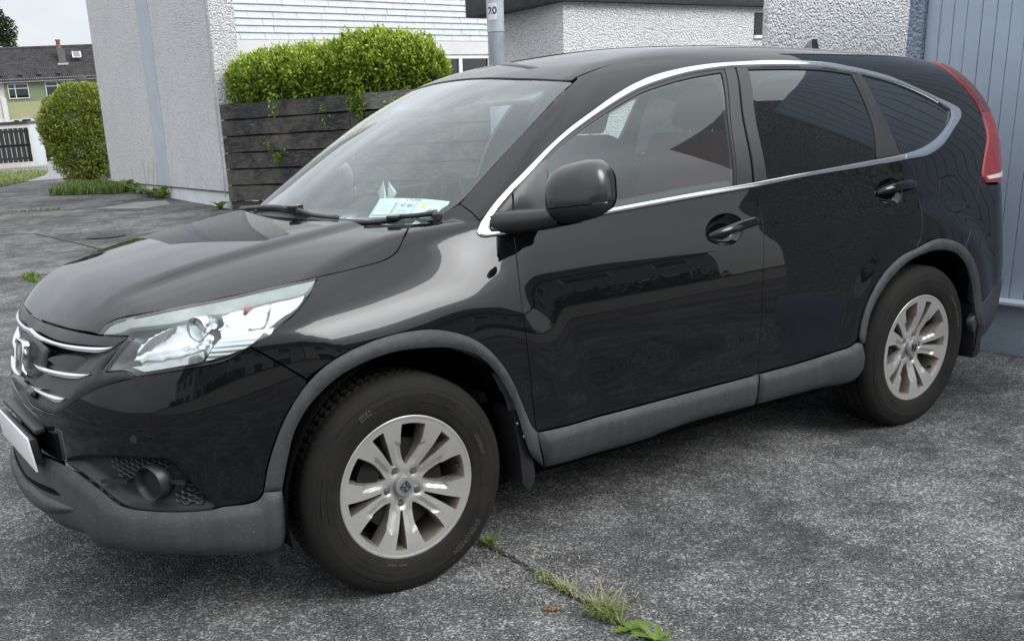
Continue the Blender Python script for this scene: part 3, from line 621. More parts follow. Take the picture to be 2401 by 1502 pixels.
# ------------------------------------------------------------------ grass verge, weeds
def grass_patch(name,label,poly,n,h,seed,mat='grass_blade',wd=.004,bias=(0,0)):
    poly=np.array(poly); lo,hi=poly.min(0),poly.max(0); r=np.random.default_rng(seed); q=lo+(hi-lo)*r.random((n*2,2)); q=q[inside(poly,q)][:n]; N=len(q)
    hz=np.array([gz(0,y) for y in q[:,1]]); a=r.random(N)*2*PI; L=h*(.5+.8*r.random(N)); ln=.15+.5*r.random(N); w=wd*(.7+.6*r.random(N))
    B=np.stack([q[:,0],q[:,1],hz],-1); s=np.stack([np.cos(a),np.sin(a),0*a],-1); f_=np.stack([-np.sin(a),np.cos(a),0*a],-1); up=np.array([0,0,1.])
    V=np.stack([B-s*w[:,None],B+s*w[:,None],B+up*(L*.6)[:,None]+f_*(L*ln*.4)[:,None]+s*w[:,None]*.7,B+up*(L*.6)[:,None]+f_*(L*ln*.4)[:,None]-s*w[:,None]*.7,B+up*(L*(1-.3*ln))[:,None]+f_*(L*ln)[:,None]],1).reshape(-1,3); k=np.arange(N)*5
    F4=np.stack([k,k+1,k+2,k+3],1); F3=np.stack([k+3,k+2,k+4],1)
    me=bpy.data.meshes.new(name); me.from_pydata(V.tolist(),[],F4.tolist()+F3.tolist()); me.update(); me.materials.append(MATS[mat]); o=bpy.data.objects.new(name,me); COL.objects.link(o)
    return tag(o,label,'grass',None,'stuff')
sheet_on_ground('verge_soil',[(-9,26.5),(3.4,25.6),(4.9,28.3),(6.2,31.5),(6.9,34.0),(5.0,36.0),(-9,35.0)],'soil',.010,0)
grass_patch('grass_verge','short green grass verge at the far left',[(-4,26.7),(3.4,25.6),(4.9,28.3),(6.2,31.5),(6.9,34.0),(5.0,36.0),(-4,35.2)],26000,.14,51,wd=.012)
sheet_on_ground('weed_bed',[(3.9,20.9),(5.15,19.6),(5.5,20.0),(5.62,22.6),(5.2,23.4),(4.3,22.2)],'soil',.010,0)
grass_patch('weed_grass','tufted grass in front of the shrub and the white gable',[(3.9,20.9),(5.15,19.6),(5.6,20.2),(5.62,22.6),(5.2,23.4),(4.3,22.2)],3200,.20,52,'leaf_weed',.012)
def rosette(name,label,c,n,L,seed,mat='leaf_weed',asp=.28,stalk=0,lift=.35,group=None):
    r=random.Random(seed); o=empty(name,(c[0],c[1],gz(*c)+.004),r.random()*6,label,'weed',group); me_n=0
    for k in range(n):
        a=2*PI*k/n+r.uniform(-.3,.3); l=L*r.uniform(.6,1.1); e=lift*r.uniform(.4,1.6); m=MB(); ns=6
        for i in range(ns+1):
            t=i/ns; x=l*t; z=l*(e*t-.9*e*t*t*.6)+.003; wv=asp*l*math.sin(PI*min(1,t*.9+.08))**.8*(1+.35*(1 if i%2 else -1))*.5
            for sg,dz in ((-1,.25),(0,0),(1,.25)): m.v.append((math.cos(a)*x-math.sin(a)*wv*sg,math.sin(a)*x+math.cos(a)*wv*sg,z+abs(wv)*dz))
        for i in range(ns):
            for q in (0,1): b=3*i+q; m.f.append((b,b+1,b+4,b+3))
        m.build('leaf',mat,o,smooth=True)
    for k in range(stalk):
        a=r.random()*6.28; h=L*r.uniform(1.2,2.2); MB().tube([(0,0,0),(.05*math.cos(a),.05*math.sin(a),h*.6),(.09*math.cos(a),.09*math.sin(a),h)],.004,5).build('stalk','dry_grass',o,smooth=True)
    return o
k=0
for s_,L,n,st in ((6.9,.42,9,0),(6.2,.34,8,1),(5.6,.30,8,0),(5.05,.38,9,2),(4.55,.42,9,1),(4.15,.30,8,1),(3.85,.36,9,0)):
    p_=gable_pt(s_,-.10,0); k+=1
    rosette('wall_weed',['tall weed at the left foot of the white gable, nearest the shrub','leafy weed second from the shrub at the foot of the gable','leafy weed third from the shrub along the gable plinth','weed with thin stalks fourth from the shrub along the plinth','bushy weed fifth from the shrub along the gable plinth','small weed sixth from the shrub along the gable plinth','weed at the right end of the row along the gable plinth'][k-1],(p_.x,p_.y),n,L,60+k,stalk=st,lift=1.0,asp=.34,group='weeds along the gable plinth')
p_=gable_pt(.05,-.16,0); rosette('corner_weed','broad-leaved weed at the near corner of the white gable',(p_.x,p_.y),7,.30,77,lift=1.0,asp=.42)
grass_patch('joint_weeds','small green weeds growing in the asphalt joint left of the hood',[(.60,7.98),(.74,7.98),(.74,7.05),(.60,7.05)],420,.06,53,'leaf_weed',.008)
grass_patch('joint_moss','thin weeds in the far asphalt joint',[(2.2,17.25),(3.1,16.70),(3.1,16.60),(2.2,17.10)],200,.06,54,'leaf_weed',.010)
# grass in the crack beside the front tyre
def tuft(name,label,c,n,h,seed,spread=.05,mat='grass_blade',wd=.0016):
    r=np.random.default_rng(seed); a=r.random(n)*2*PI; d=spread*r.random(n)**.7; q=np.stack([c[0]+d*np.cos(a)*.5,c[1]+d*np.sin(a)],-1); V=[];F_=[]
    for i,(x,y) in enumerate(q):
        L=h*(.45+.8*r.random()); th=r.random()*2*PI; ln=.3+1.1*r.random(); w=wd*(.6+.8*r.random()); sx,sy=-math.sin(th)*w,math.cos(th)*w; b=len(V)
        for t,ww in ((0,1),(.35,.9),(.7,.6)):
            px=x+math.cos(th)*L*ln*t*t*.8+math.cos(th)*L*.25*t; py=y+math.sin(th)*L*ln*t*t*.8+math.sin(th)*L*.25*t; pz=L*(t-.45*ln*t*t*.6)
            V+= [(px-sx*ww,py-sy*ww,pz+.003),(px+sx*ww,py+sy*ww,pz+.003)]
        t=1; V.append((x+math.cos(th)*L*(ln*.8+.25),y+math.sin(th)*L*(ln*.8+.25),max(.004,L*(1-.45*ln*.6)-.2*L*ln*.6))); F_+= [(b,b+1,b+3,b+2),(b+2,b+3,b+5,b+4),(b+4,b+5,b+6)]
    o=tag(mesh_obj(name,V,F_,mat),label,'grass'); o['kind']='stuff'; return o
tuft('grass_tuft','small grass tuft at the crack just behind the front tyre',(.381,-.775),90,.05,71,.03); tuft('grass_tuft','low moss and grass in the crack beyond the orange leaves',(.355,-1.10),70,.03,72,.06); tuft('grass_tuft','short grass in the middle of the crack',(.350,-1.20),70,.035,73,.05)
tuft('grass_tuft','longest grass tuft in the crack right of the orange leaves',(.340,-1.395),240,.060,74,.075); tuft('grass_tuft','dry pale stems lying across the crack grass',(.345,-1.38),60,.09,75,.09,'dry_grass',.0011); tuft('grass_tuft','pale dry stems in the upper crack',(.350,-1.215),26,.08,76,.05,'dry_grass',.001)
r_=np.random.default_rng(3)
tag(tuft('crack_moss','thin moss along the asphalt crack',(.36,-1.1),260,.016,78,.40,'dry_grass',.0016),kind='stuff')
rosette('dandelion','green toothed dandelion rosette at the bottom edge of the photo',(.345,-1.60),10,.085,80,asp=.26,lift=.5); rosette('crack_leaf_plant','flat green leaves in the crack beside the dandelion',(.338,-1.51),5,.07,81,asp=.5,lift=.3)
for i,(dx,dy,a) in enumerate(((0,0,.3),(.012,-.008,1.4),(.026,-.012,2.2),(.040,-.020,.2),(.050,-.022,1.8))):
    m=MB(); n=7
    for j in range(n):
        t=2*PI*j/n; rr=.0085*(1+.3*math.sin(3*t+i)); m.v.append((rr*math.cos(t),rr*.8*math.sin(t),.003+.004*math.sin(2*t+i)))
    m.v.append((0,0,.0075)); m.f=[(j,(j+1)%n,n) for j in range(n)]+[tuple(range(n))[::-1]]
    o=m.build('fallen_petal','leaf_litter',None,smooth=True); o.location=(.222+dx*.9,-1.268+dy*.9-.0,.004); o.rotation_euler=(0,0,a); tag(o,('leftmost orange dry petal of the cluster on the asphalt','second orange petal from the left in the asphalt cluster','middle orange dry petal of the cluster on the asphalt','fourth orange petal from the left in the asphalt cluster','rightmost orange dry petal of the cluster on the asphalt')[i],'petal','orange petals on the asphalt')
# ------------------------------------------------------------------ the other side of the street (seen in the car's paint and glass)
def opposite():
    r=random.Random(2)
    for i,(x,lab) in enumerate(((-26.,'pale terraced house opposite, leftmost of the row'),(-15.5,'pale terraced house opposite, second of the row'),(-5.,'pale terraced house opposite the parked car'),(5.5,'pale terraced house opposite, last but one'),(16.,'pale terraced house opposite, rightmost of the row'))):
        o=empty('opposite_house',(x,-19.,0),0,lab,'house','houses across the street')
        MB().box((0,-4,2.6),(10.4,8,5.2)).build('wall',('cream_wall','pebbledash_grey','smooth_render')[i%3],o)
        MB().add([(-5.25,.5,5.1),(5.25,.5,5.1),(5.25,-4,8.3),(-5.25,-4,8.3),(5.25,-8.5,5.1),(-5.25,-8.5,5.1)],[(0,1,2,3),(3,2,4,5),(0,3,5),(1,4,2)]).build('roof','roof_tile',o)
        for wx in (-3.2,0.2,3.2):
            f_=MB().box((wx,.03,3.9),(1.5,.06,1.2)).build('window','frame_white',o); MB().box((wx,.07,3.9),(1.34,.02,1.04)).build('pane','glass_house',f_)
        for wx in (-2.8,2.8):
            f_=MB().box((wx,.03,1.5),(2.2,.06,1.3)).build('window','frame_white',o); MB().box((wx,.07,1.5),(2.04,.02,1.14)).build('pane','glass_house',f_)
        d_=MB().box((0,.03,1.05),(1.0,.06,2.1)).build('door','gate_black',o)
    for i,x in enumerate((-20.,-8.,11.)):
        bush('garden_hedge',('dark garden hedge opposite, left','dark garden hedge opposite, middle','dark garden hedge opposite, right')[i],'hedge',(x,-12.5,0),[(k*1.1-2.2,0,.8,.9,.7,.85) for k in range(5)],3000,.16,'leaf_dark',90+i)
    w=empty('street_wall',(0,-11.,0),0,'low pale garden wall across the street','wall'); MB().box((0,0,.45),(60,.22,.9)).build('wall','cream_wall',w); MB().box((0,0,.94),(60,.3,.08)).build('coping','chimney',w)
opposite()
# ------------------------------------------------------------------ car body surface
# ---- implicit car body (car frame: +x to the rear, -y = visible left side, z up; front axle x=0) ----
class Spl:
    """natural cubic spline, linear extrapolation"""
    def __init__(s,pts):
        a=np.array(pts,float); a=a[np.argsort(a[:,0])]; x,y=a[:,0],a[:,1]; n=len(x); h=np.diff(x)
        A=np.eye(n); b=np.zeros(n)
        for i in range(1,n-1):
            A[i,i-1]=h[i-1]; A[i,i]=2*(h[i-1]+h[i]); A[i,i+1]=h[i]
            b[i]=6*((y[i+1]-y[i])/h[i]-(y[i]-y[i-1])/h[i-1])
        s.x,s.y,s.m,s.h=x,y,np.linalg.solve(A,b),h
    def __call__(s,q):
        q=np.asarray(q,float); x,y,m,h=s.x,s.y,s.m,s.h
        i=np.clip(np.searchsorted(x,q)-1,0,len(x)-2)
        c=np.clip(q,x[0],x[-1]); t0=x[i+1]-c; t1=c-x[i]; hi=h[i]
        v=m[i]*t0**3/(6*hi)+m[i+1]*t1**3/(6*hi)+(y[i]/hi-m[i]*hi/6)*t0+(y[i+1]/hi-m[i+1]*hi/6)*t1
        d0=(y[1]-y[0])/h[0]-h[0]*m[1]/6; d1=(y[-1]-y[-2])/h[-1]+h[-1]*m[-2]/6
        return v+np.where(q<x[0],(q-x[0])*d0,0)+np.where(q>x[-1],(q-x[-1])*d1,0)
def sst(a,b,t):
    t=np.clip((t-a)/(b-a),0,1); return t*t*t*(t*(6*t-15)+10)
def smax(a,b,r):
    h=np.maximum(r-np.abs(a-b),0); return np.maximum(a,b)+h*h/(4*r)
def smin(a,b,r): return -smax(-a,-b,r)
WX=(0.0,2.62); WZ=.345
sec_door=Spl([(.20,.80),(.27,.855),(.33,.892),(.38,.905),(.45,.905),(.52,.900),(.60,.898),(.72,.896),(.80,.890),(.86,.882),(.92,.871),(.97,.857),(1.02,.842),(1.07,.825),(1.12,.811),(1.17,.799),(1.22,.783),(1.28,.758),(1.34,.728),(1.40,.694),(1.46,.658),(1.56,.595),(1.70,.50)])
sec_fend=Spl([(.20,.82),(.27,.865),(.33,.892),(.40,.900),(.50,.898),(.62,.897),(.74,.893),(.80,.886),(.85,.872),(.90,.848),(.95,.812),(1.0,.768),(1.04,.728),(1.12,.65),(1.3,.5)])
plan_lo=Spl([(-1.0,-.10),(-.7,-.042),(-.45,-.014),(-.2,-.003),(.1,0),(.6,.0),(1.2,.004),(1.8,.004),(2.3,.0),(2.7,-.006),(3.0,-.022),(3.3,-.055),(3.6,-.11)])
plan_hi=Spl([(-.2,-.06),(.2,-.030),(.6,-.010),(1.2,.004),(1.8,.004),(2.3,-.008),(2.7,-.030),(3.0,-.050),(3.3,-.080),(3.6,-.13)])
def G(x,z):
    w=sst(-.30,.62,x); g=(1-w)*sec_fend(z)+w*sec_door(z)
    k=sst(.95,1.45,z); g=g+(1-k)*plan_lo(x)+k*plan_hi(x)
    for cx,am,r0,r1 in ((0.02,.020,.535,.78),(2.645,.016,.50,.66)):
        r=np.sqrt((x-cx)**2+(z-WZ)**2+1e-9); g=g+am*(1-sst(r0,r1,r))*sst(.1,.3,z)
    return g
hood_c=Spl([(-.90,.845),(-.86,.900),(-.80,.938),(-.70,.995),(-.55,1.048),(-.35,1.087),(-.1,1.115),(.1,1.133),(.3,1.150)])
def hood(x,y):
    ya=np.abs(y); hw=.40+.10*(np.clip(x,-.9,.3)+.9)/1.2   # raised centre, widening to the rear
    z=hood_c(x)-(.018+.050*(1-sst(-.5,.25,x)))*(ya/.75)**2-.042*(1-.9*sst(-.45,.2,x))*np.clip((ya-.45)/.3,0,2)**2
    z=z-.016*sst(-.045,.045,ya-hw)*sst(-.85,-.5,x)
    return z
ws_p=Spl([(.0,.965),(.2,1.108),(.302,1.180),(.49,1.302),(.72,1.436),(.98,1.556),(1.2,1.640),(1.5,1.74)])
def screen(x,y): return ws_p(x+.20*(1-(y/.70)**2))-.008-.060*(y/.70)**2
roof_c=Spl([(.6,1.47),(.83,1.561),(1.0,1.603),(1.2,1.632),(1.45,1.655),(1.75,1.661),(2.0,1.658),(2.3,1.646),(2.6,1.629),(2.9,1.607),(3.15,1.582),(3.4,1.552),(3.6,1.525)])
def roof(x,y): return roof_c(x)-.045*(y/.55)**2-.05*np.clip((np.abs(y)-.4)/.3,0,2)**3
def top(x,y): return np.maximum(hood(x,y),smin(screen(x,y),roof(x,y),.03))
fr_z=Spl([(.15,-.80),(.20,-.865),(.26,-.922),(.33,-.940),(.42,-.928),(.52,-.926),(.60,-.928),(.66,-.922),(.74,-.905),(.82,-.880),(.90,-.848),(1.0,-.79)])
fr_y=Spl([(0,0),(.2,.008),(.35,.030),(.48,.068),(.58,.112),(.68,.180),(.76,.265),(.82,.365),(.87,.50),(.92,.70)])
def front(y,z): return fr_z(z)+fr_y(np.abs(y))
rr_z=Spl([(.2,3.50),(.30,3.575),(.45,3.635),(.60,3.645),(.72,3.620),(.85,3.590),(1.0,3.575),(1.15,3.585),(1.30,3.56),(1.42,3.49),(1.52,3.385),(1.58,3.31),(1.7,3.17)])
rr_y=Spl([(0,0),(.3,.015),(.5,.05),(.62,.09),(.70,.135),(.76,.185),(.82,.26),(.87,.36),(.92,.5)])
def rear(y,z): return rr_z(z)-rr_y(np.abs(y))
def f(x,y,z):
    a=np.abs(y)-G(x,z)
    b=(z-top(x,y))*np.where(x<.3,.9,.85)
    rr=.035+.075*sst(.6,1.2,x)
    v=smax(a,b,rr)
    v=smax(v,(front(y,z)-x)*.8,.06)
    v=smax(v,(x-rear(y,z))*.8,.06)
    return smax(v,.2-z,.03)
def grad(p,e=4e-4):
    x,y,z=p[...,0],p[...,1],p[...,2]
    g=np.stack([f(x+e,y,z)-f(x-e,y,z),f(x,y+e,z)-f(x,y-e,z),f(x,y,z+e)-f(x,y,z-e)],-1)
    return g/np.linalg.norm(g,axis=-1,keepdims=True)
def cast(o,d,t0,t1,n=160):
    """first hit along rays o+t d (vectorised); returns t (nan = miss)"""
    o=np.broadcast_to(o,d.shape); N=d.shape[0]; t=np.full(N,np.nan); ts=np.linspace(t0,t1,n)
    prev=f(*(o+ts[0]*d).T); lo=np.full(N,np.nan); 
    done=np.zeros(N,bool)
    for k in range(1,n):
        cur=f(*(o+ts[k]*d).T); h=(~done)&(prev>0)&(cur<=0)
        lo[h]=ts[k-1]; done|=h; prev=cur
    idx=np.where(done)[0]
    a=lo[idx]; b=a+(ts[1]-ts[0]); oo=o[idx]; dd=d[idx]
    for _ in range(30):
        m=(a+b)/2; v=f(*(oo+m[:,None]*dd).T); a=np.where(v>0,m,a); b=np.where(v>0,b,m)
    t[idx]=(a+b)/2; return t
TAB = {
 'front_door': ('side',[[(0.481,1.0621),(0.4706,0.9716),(0.4576,0.8682),(0.4538,0.7352),(0.4655,0.5934),(0.4758,0.4313)],[(0.4758,0.4313),(0.7545,0.4238),(1.1616,0.4257),(1.5593,0.4265)],[(1.5593,0.4265),(1.5726,0.5164),(1.5798,0.63),(1.5864,0.7893),(1.606,0.9274),(1.617,1.0002),(1.6148,1.0572),(1.6023,1.1104)],[(1.6072,1.1115),(1.2349,1.0992),(0.8544,1.085),(0.6511,1.0765),(0.4818,1.0646)]]),
 'rear_door': ('side',[[(1.6023,1.1104),(1.6148,1.0572),(1.617,1.0002),(1.606,0.9274),(1.5864,0.7893),(1.5798,0.63),(1.5726,0.5164),(1.5593,0.4265)],[(1.5593,0.4265),(1.8728,0.43),(2.0869,0.4419),(2.1348,0.4558),(2.1537,0.4738)],[(2.1537,0.4738),(2.1734,0.5495),(2.2201,0.6389),(2.2974,0.7155),(2.4104,0.7709),(2.5236,0.7908)],[(2.5236,0.7908),(2.5551,0.8241),(2.576,0.8743),(2.5963,0.9414),(2.6023,1.0275),(2.5892,1.0978),(2.5577,1.1416)],[(2.5582,1.1433),(2.2965,1.1352),(1.9361,1.1269),(1.6072,1.1115)]]),
 'fender': ('diag',[[(0.1919,0.3104),(0.1244,0.2426),(0.0859,0.2059),(0.042,0.1879),(-0.0249,0.1819),(-0.1097,0.1794),(-0.1852,0.182)],[(-0.1852,0.182),(-0.2024,0.1568),(-0.2738,0.0907),(-0.3358,0.0527),(-0.3962,0.0272),(-0.4521,0.0149)],[(-0.4521,0.0149),(-0.3881,-0.0406),(-0.3153,-0.0992)],[(-0.3153,-0.0992),(-0.2596,-0.0838),(-0.2049,-0.0704),(-0.1325,-0.0568),(-0.0593,-0.0485),(0.0141,-0.0463),(0.1021,-0.0525),(0.1752,-0.0691),(0.2344,-0.0894),(0.2943,-0.1224),(0.3556,-0.1751),(0.3949,-0.2249),(0.4329,-0.2921),(0.4562,-0.3335),(0.4758,-0.3496)],[(0.4758,-0.3496),(0.4655,-0.2294),(0.4538,-0.1264),(0.4576,-0.0128),(0.4706,0.083),(0.481,0.1691)],[(0.4818,0.1715),(0.4145,0.1764),(0.3673,0.1833),(0.3571,0.1976)],[(0.3571,0.1976),(0.3684,0.2109),(0.4103,0.2474),(0.3825,0.2373)],[(0.3825,0.2373),(0.379,0.2798),(0.3717,0.3332)],[(0.3717,0.3332),(0.3204,0.3296),(0.2715,0.335),(0.1919,0.3104)]]),
 'body_side': ('diag',[[(0.3717,0.3332),(0.379,0.2798),(0.3825,0.2373)],[(0.3825,0.2373),(0.4103,0.2474),(0.4594,0.2801),(0.5221,0.3146)],[(0.5221,0.3146),(0.6117,0.3618),(0.7102,0.4157),(0.8132,0.4667),(0.9306,0.5174),(1.0556,0.5714),(1.1821,0.6186),(1.3046,0.6515),(1.4641,0.677),(1.6251,0.6919),(1.7581,0.6968)],[(1.7581,0.6968),(1.9545,0.7018),(2.1229,0.6975),(2.299,0.6878),(2.5151,0.6554)],[(2.5151,0.6554),(2.6833,0.6149),(2.8464,0.5542),(2.9785,0.5063),(3.0753,0.4759),(3.1221,0.4515)],[(3.1221,0.4515),(3.1098,0.4265),(2.9844,0.3544),(2.8631,0.2929),(2.7363,0.2571),(2.5582,0.2446)],[(2.5577,0.243),(2.5892,0.2033),(2.6023,0.1358),(2.5963,0.0529),(2.576,-0.0124),(2.5551,-0.054),(2.5236,-0.0806)],[(2.5236,-0.0806),(2.6387,-0.063),(2.7192,-0.0643),(2.8203,-0.0815),(2.9002,-0.1065)],[(2.9002,-0.1065),(2.976,-0.0288),(3.0496,0.0658),(3.1273,0.1638)],[(3.135,0.1662),(3.215,0.2567),(3.285,0.3465),(3.315,0.437),(3.285,0.5409),(3.235,0.647),(3.19,0.7319)],[(3.19,0.7319),(2.8,0.746),(2.2,0.7637),(1.6,0.7707),(1.2,0.7425),(0.985,0.693)],[(0.976,0.6807),(0.9565,0.6702)],[(0.9565,0.6702),(0.7182,0.5333),(0.5122,0.4172),(0.4241,0.3654),(0.3717,0.3332)]]),
 'roof': ('top',[[(0.855,0),(0.862,-0.2),(0.885,-0.38),(0.955,-0.556),(0.985,-0.5515)],[(0.985,-0.5515),(1.2,-0.532),(1.6,-0.527),(2.2,-0.527),(2.8,-0.517),(3.19,-0.497)],[(3.19,-0.497),(3.27,-0.3),(3.29,0)]]),
 'hood': ('top',[[(-0.8415,0.0806),(-0.8399,-0.0871),(-0.8157,-0.3179),(-0.773,-0.4849)],[(-0.773,-0.4849),(-0.7432,-0.4957),(-0.6282,-0.6116),(-0.4049,-0.6857),(-0.1852,-0.7492)],[(-0.1852,-0.7492),(-0.1097,-0.7605),(-0.0249,-0.7658),(0.042,-0.7669),(0.0859,-0.7588),(0.1244,-0.737),(0.1919,-0.6692)],[(0.1919,-0.6692),(0.15,-0.6),(0.09,-0.4),(0.045,-0.2),(0.03,0)]]),
 'windscreen': ('top',[[(0.062,0),(0.077,-0.2),(0.125,-0.4),(0.195,-0.58),(0.275,-0.672),(0.3196,-0.6743)],[(0.3196,-0.6743),(0.3752,-0.6872),(0.5122,-0.6721),(0.7182,-0.6398),(0.9565,-0.5702)],[(0.9565,-0.5702),(0.88,-0.38),(0.857,-0.2),(0.85,0)]]),
 'headlight': ('front',[[(0.5291,0.8929),(0.5568,0.9211),(0.7257,0.9557),(0.972,0.9802),(1.2191,1.0067)],[(1.2191,1.0067),(1.2022,0.991),(1.136,0.943),(1.0818,0.9112),(1.0297,0.883),(0.9793,0.8571)],[(0.9793,0.8571),(0.9501,0.8407),(0.913,0.8248),(0.8232,0.8113),(0.6692,0.7898)],[(0.6692,0.7898),(0.637,0.8045),(0.5657,0.7983)],[(0.5657,0.7983),(0.6557,0.8972)],[(0.6557,0.8972),(0.5291,0.8929)]]),
 'front_bumper': ('front',[[(0,0.7),(0.06,0.701),(-0.1207,0.618)],[(-0.1207,0.618),(0.0937,0.6325),(0.236,0.639),(0.3298,0.6442)],[(0.3298,0.6442),(0.3901,0.6721),(0.4971,0.7274),(0.5552,0.7528),(0.6125,0.7717),(0.6691,0.7864)],[(0.6692,0.7898),(0.8232,0.8113),(0.913,0.8248),(0.9501,0.8407),(0.9793,0.8571)],[(0.9793,0.8571),(1.042,0.8084),(1.1096,0.7488)],[(1.1096,0.7488),(1.1108,0.7388),(1.061,0.6754),(1.0218,0.6005),(0.9907,0.5161),(0.9732,0.4412)],[(0.9732,0.4412),(0.9596,0.4215),(0.9333,0.4127),(0.8535,0.4073)],[(0.8535,0.4073),(0.8276,0.4465),(0.7905,0.5002),(0.768,0.5398),(0.7429,0.5594)],[(0.7429,0.5594),(0.6348,0.5623),(0.4717,0.5432),(0.3882,0.5188),(0.3277,0.4919)],[(0.3277,0.4919),(0.1955,0.4811),(0.132,0.4776)],[(0.132,0.4776),(0.1539,0.541),(0.1286,0.56)],[(0.1286,0.56),(-0.1097,0.5449),(0.05,0.598),(0,0.595)]]),
 'fog_bezel': ('front',[[(0.8535,0.4073),(0.8276,0.4465),(0.7905,0.5002),(0.768,0.5398),(0.7429,0.5594)],[(0.7429,0.5594),(0.6348,0.5623),(0.4717,0.5432),(0.3882,0.5188),(0.3277,0.4919)],[(0.3277,0.4919),(0.4258,0.4783),(0.5219,0.4432),(0.587,0.4111),(0.6339,0.4031)],[(0.6339,0.4031),(0.7354,0.4019),(0.8126,0.4028),(0.8535,0.4073)]]),
 'bumper_lower': ('front',[[(0,0.45),(0.08,0.452),(0.1298,0.4742)],[(0.1298,0.4742),(0.3271,0.4903),(0.4254,0.4768),(0.5217,0.4419),(0.5869,0.4098),(0.6338,0.4018)],[(0.6338,0.4018),(0.7353,0.4006),(0.8447,0.4042),(0.8664,0.4098),(0.9331,0.4115),(0.9595,0.4202),(0.9731,0.44)],[(0.9731,0.44),(1.0193,0.4355)],[(1.0193,0.4355),(1.0229,0.3668),(1.0148,0.2932),(0.9983,0.2591),(0.9732,0.251)],[(0.9732,0.251),(0.8299,0.2643),(0.6795,0.2741),(0.463,0.2585),(0.4494,0.282),(0.3044,0.275),(0.1027,0.27),(0,0.27)]]),
 'grille_top': ('front',[[(0,0.886),(-0.0859,0.8868),(0.1055,0.8886),(0.3591,0.892),(0.5302,0.8909)],[(0.5302,0.8909),(0.6547,0.8951)],[(0.6547,0.8951),(0.6065,0.8677)],[(0.6065,0.8677),(0.483,0.8628),(0.3055,0.858),(0.0766,0.8581),(0,0.845)]]),
 'grille_back': ('front',[[(0,0.88),(-0.0665,0.881),(0.1195,0.8827),(0.3665,0.886),(0.5323,0.8867),(0.6547,0.8951)],[(0.6547,0.8951),(0.5657,0.7983),(0.637,0.8045),(0.6665,0.7886)],[(0.6691,0.7864),(0.6125,0.7717),(0.5552,0.7528),(0.4971,0.7274),(0.3901,0.6721),(0.3298,0.6442)],[(0.3298,0.6442),(0.236,0.639),(0.0937,0.6325),(-0.1207,0.618),(0,0.7)]]),
 'chrome_bar_top': ('front',[[(0,0.862),(0.0801,0.8559),(0.3081,0.8548),(0.4838,0.8606),(0.6096,0.8679)],[(0.6096,0.8679),(0.5918,0.8579),(0.5506,0.848),(0.488,0.8438),(0.3173,0.8402),(0.075,0.8374),(0,0.838)]]),
 'chrome_bar_mid': ('front',[[(0.1296,0.7652),(0.3374,0.7754),(0.4318,0.781),(0.5191,0.7869)],[(0.5191,0.7869),(0.5009,0.7768),(0.4554,0.7658),(0.341,0.7574),(0.1755,0.7524),(0.1296,0.7652)]]),
 'chrome_bar_low': ('front',[[(-0.2524,0.7082),(-0.085,0.6944),(0.1651,0.6957),(0.3981,0.7034)],[(0.3981,0.7034),(0.3834,0.6925),(0.3466,0.6792),(0.2393,0.6807),(0.0813,0.684),(-0.146,0.6894),(-0.2524,0.7082)]]),
 'grille_frame': ('front',[[(0.6065,0.8677),(0.6547,0.8951)],[(0.6547,0.8951),(0.5657,0.7983),(0.637,0.8045),(0.6665,0.7886)],[(0.6691,0.7864),(0.6125,0.7717),(0.5552,0.7528),(0.4971,0.7274),(0.3901,0.6721),(0.3298,0.6442)],[(0.3298,0.6442),(0.236,0.639),(0.0937,0.6325),(-0.1207,0.618),(0,0.7)],[(0,0.715),(-0.0948,0.6378),(0.1084,0.6505),(0.2383,0.6568),(0.326,0.6643),(0.3908,0.6936),(0.466,0.7646),(0.5223,0.7943),(0.5636,0.8387),(0.6065,0.8677)]]),
 'glass_front': ('side',[[(0.6828,1.2753),(0.7348,1.3028),(0.8325,1.3473),(0.9476,1.3897),(1.0676,1.4296),(1.19,1.4652),(1.3318,1.4926),(1.4749,1.5121),(1.6502,1.527)],[(1.6502,1.527),(1.5551,1.3285),(1.507,1.126)],[(1.507,1.126),(1.239,1.1163),(0.9025,1.1026),(0.6383,1.0939)],[(0.6383,1.0939),(0.6828,1.2753)]]),
 'seal_front': ('side',[[(0.6851,1.2886),(0.742,1.3187),(0.8394,1.3608),(0.9559,1.4035),(1.0771,1.4437),(1.2007,1.4797),(1.3437,1.5075),(1.4883,1.5274),(1.658,1.5397),(1.6755,1.5409)],[(1.6755,1.5409),(1.5639,1.328),(1.5159,1.1253)],[(1.5159,1.1253),(1.239,1.1163),(0.9025,1.1026),(0.6345,1.0929)],[(0.6345,1.0929),(0.6851,1.2886)]]),
 'sail': ('side',[[(0.5185,1.1898),(0.5946,1.2391),(0.6845,1.2873)],[(0.6845,1.2873),(0.6527,1.1918),(0.6345,1.0929)],[(0.6345,1.0929),(0.4882,1.0862)],[(0.4882,1.0862),(0.5185,1.1898)]]),
 'fender_tri': ('side',[[(0.4073,1.085),(0.4164,1.1074),(0.4469,1.1345),(0.5112,1.1825)],[(0.5112,1.1825),(0.4855,1.0878)],[(0.4855,1.0878),(0.451,1.0834),(0.4073,1.085)]]),
 'pillar_b1': ('side',[[(1.6778,1.5408),(1.7379,1.544)],[(1.7379,1.544),(1.6391,1.3547),(1.6017,1.1288)],[(1.6017,1.1288),(1.5184,1.1266)],[(1.5184,1.1266),(1.5661,1.3279),(1.6778,1.5408)]]),
 'pillar_b2': ('side',[[(1.7449,1.5438),(1.8077,1.5437)],[(1.8077,1.5437),(1.7035,1.3357),(1.6828,1.133)],[(1.6828,1.133),(1.6162,1.1307)],[(1.6162,1.1307),(1.6505,1.3541),(1.7449,1.5438)]]),
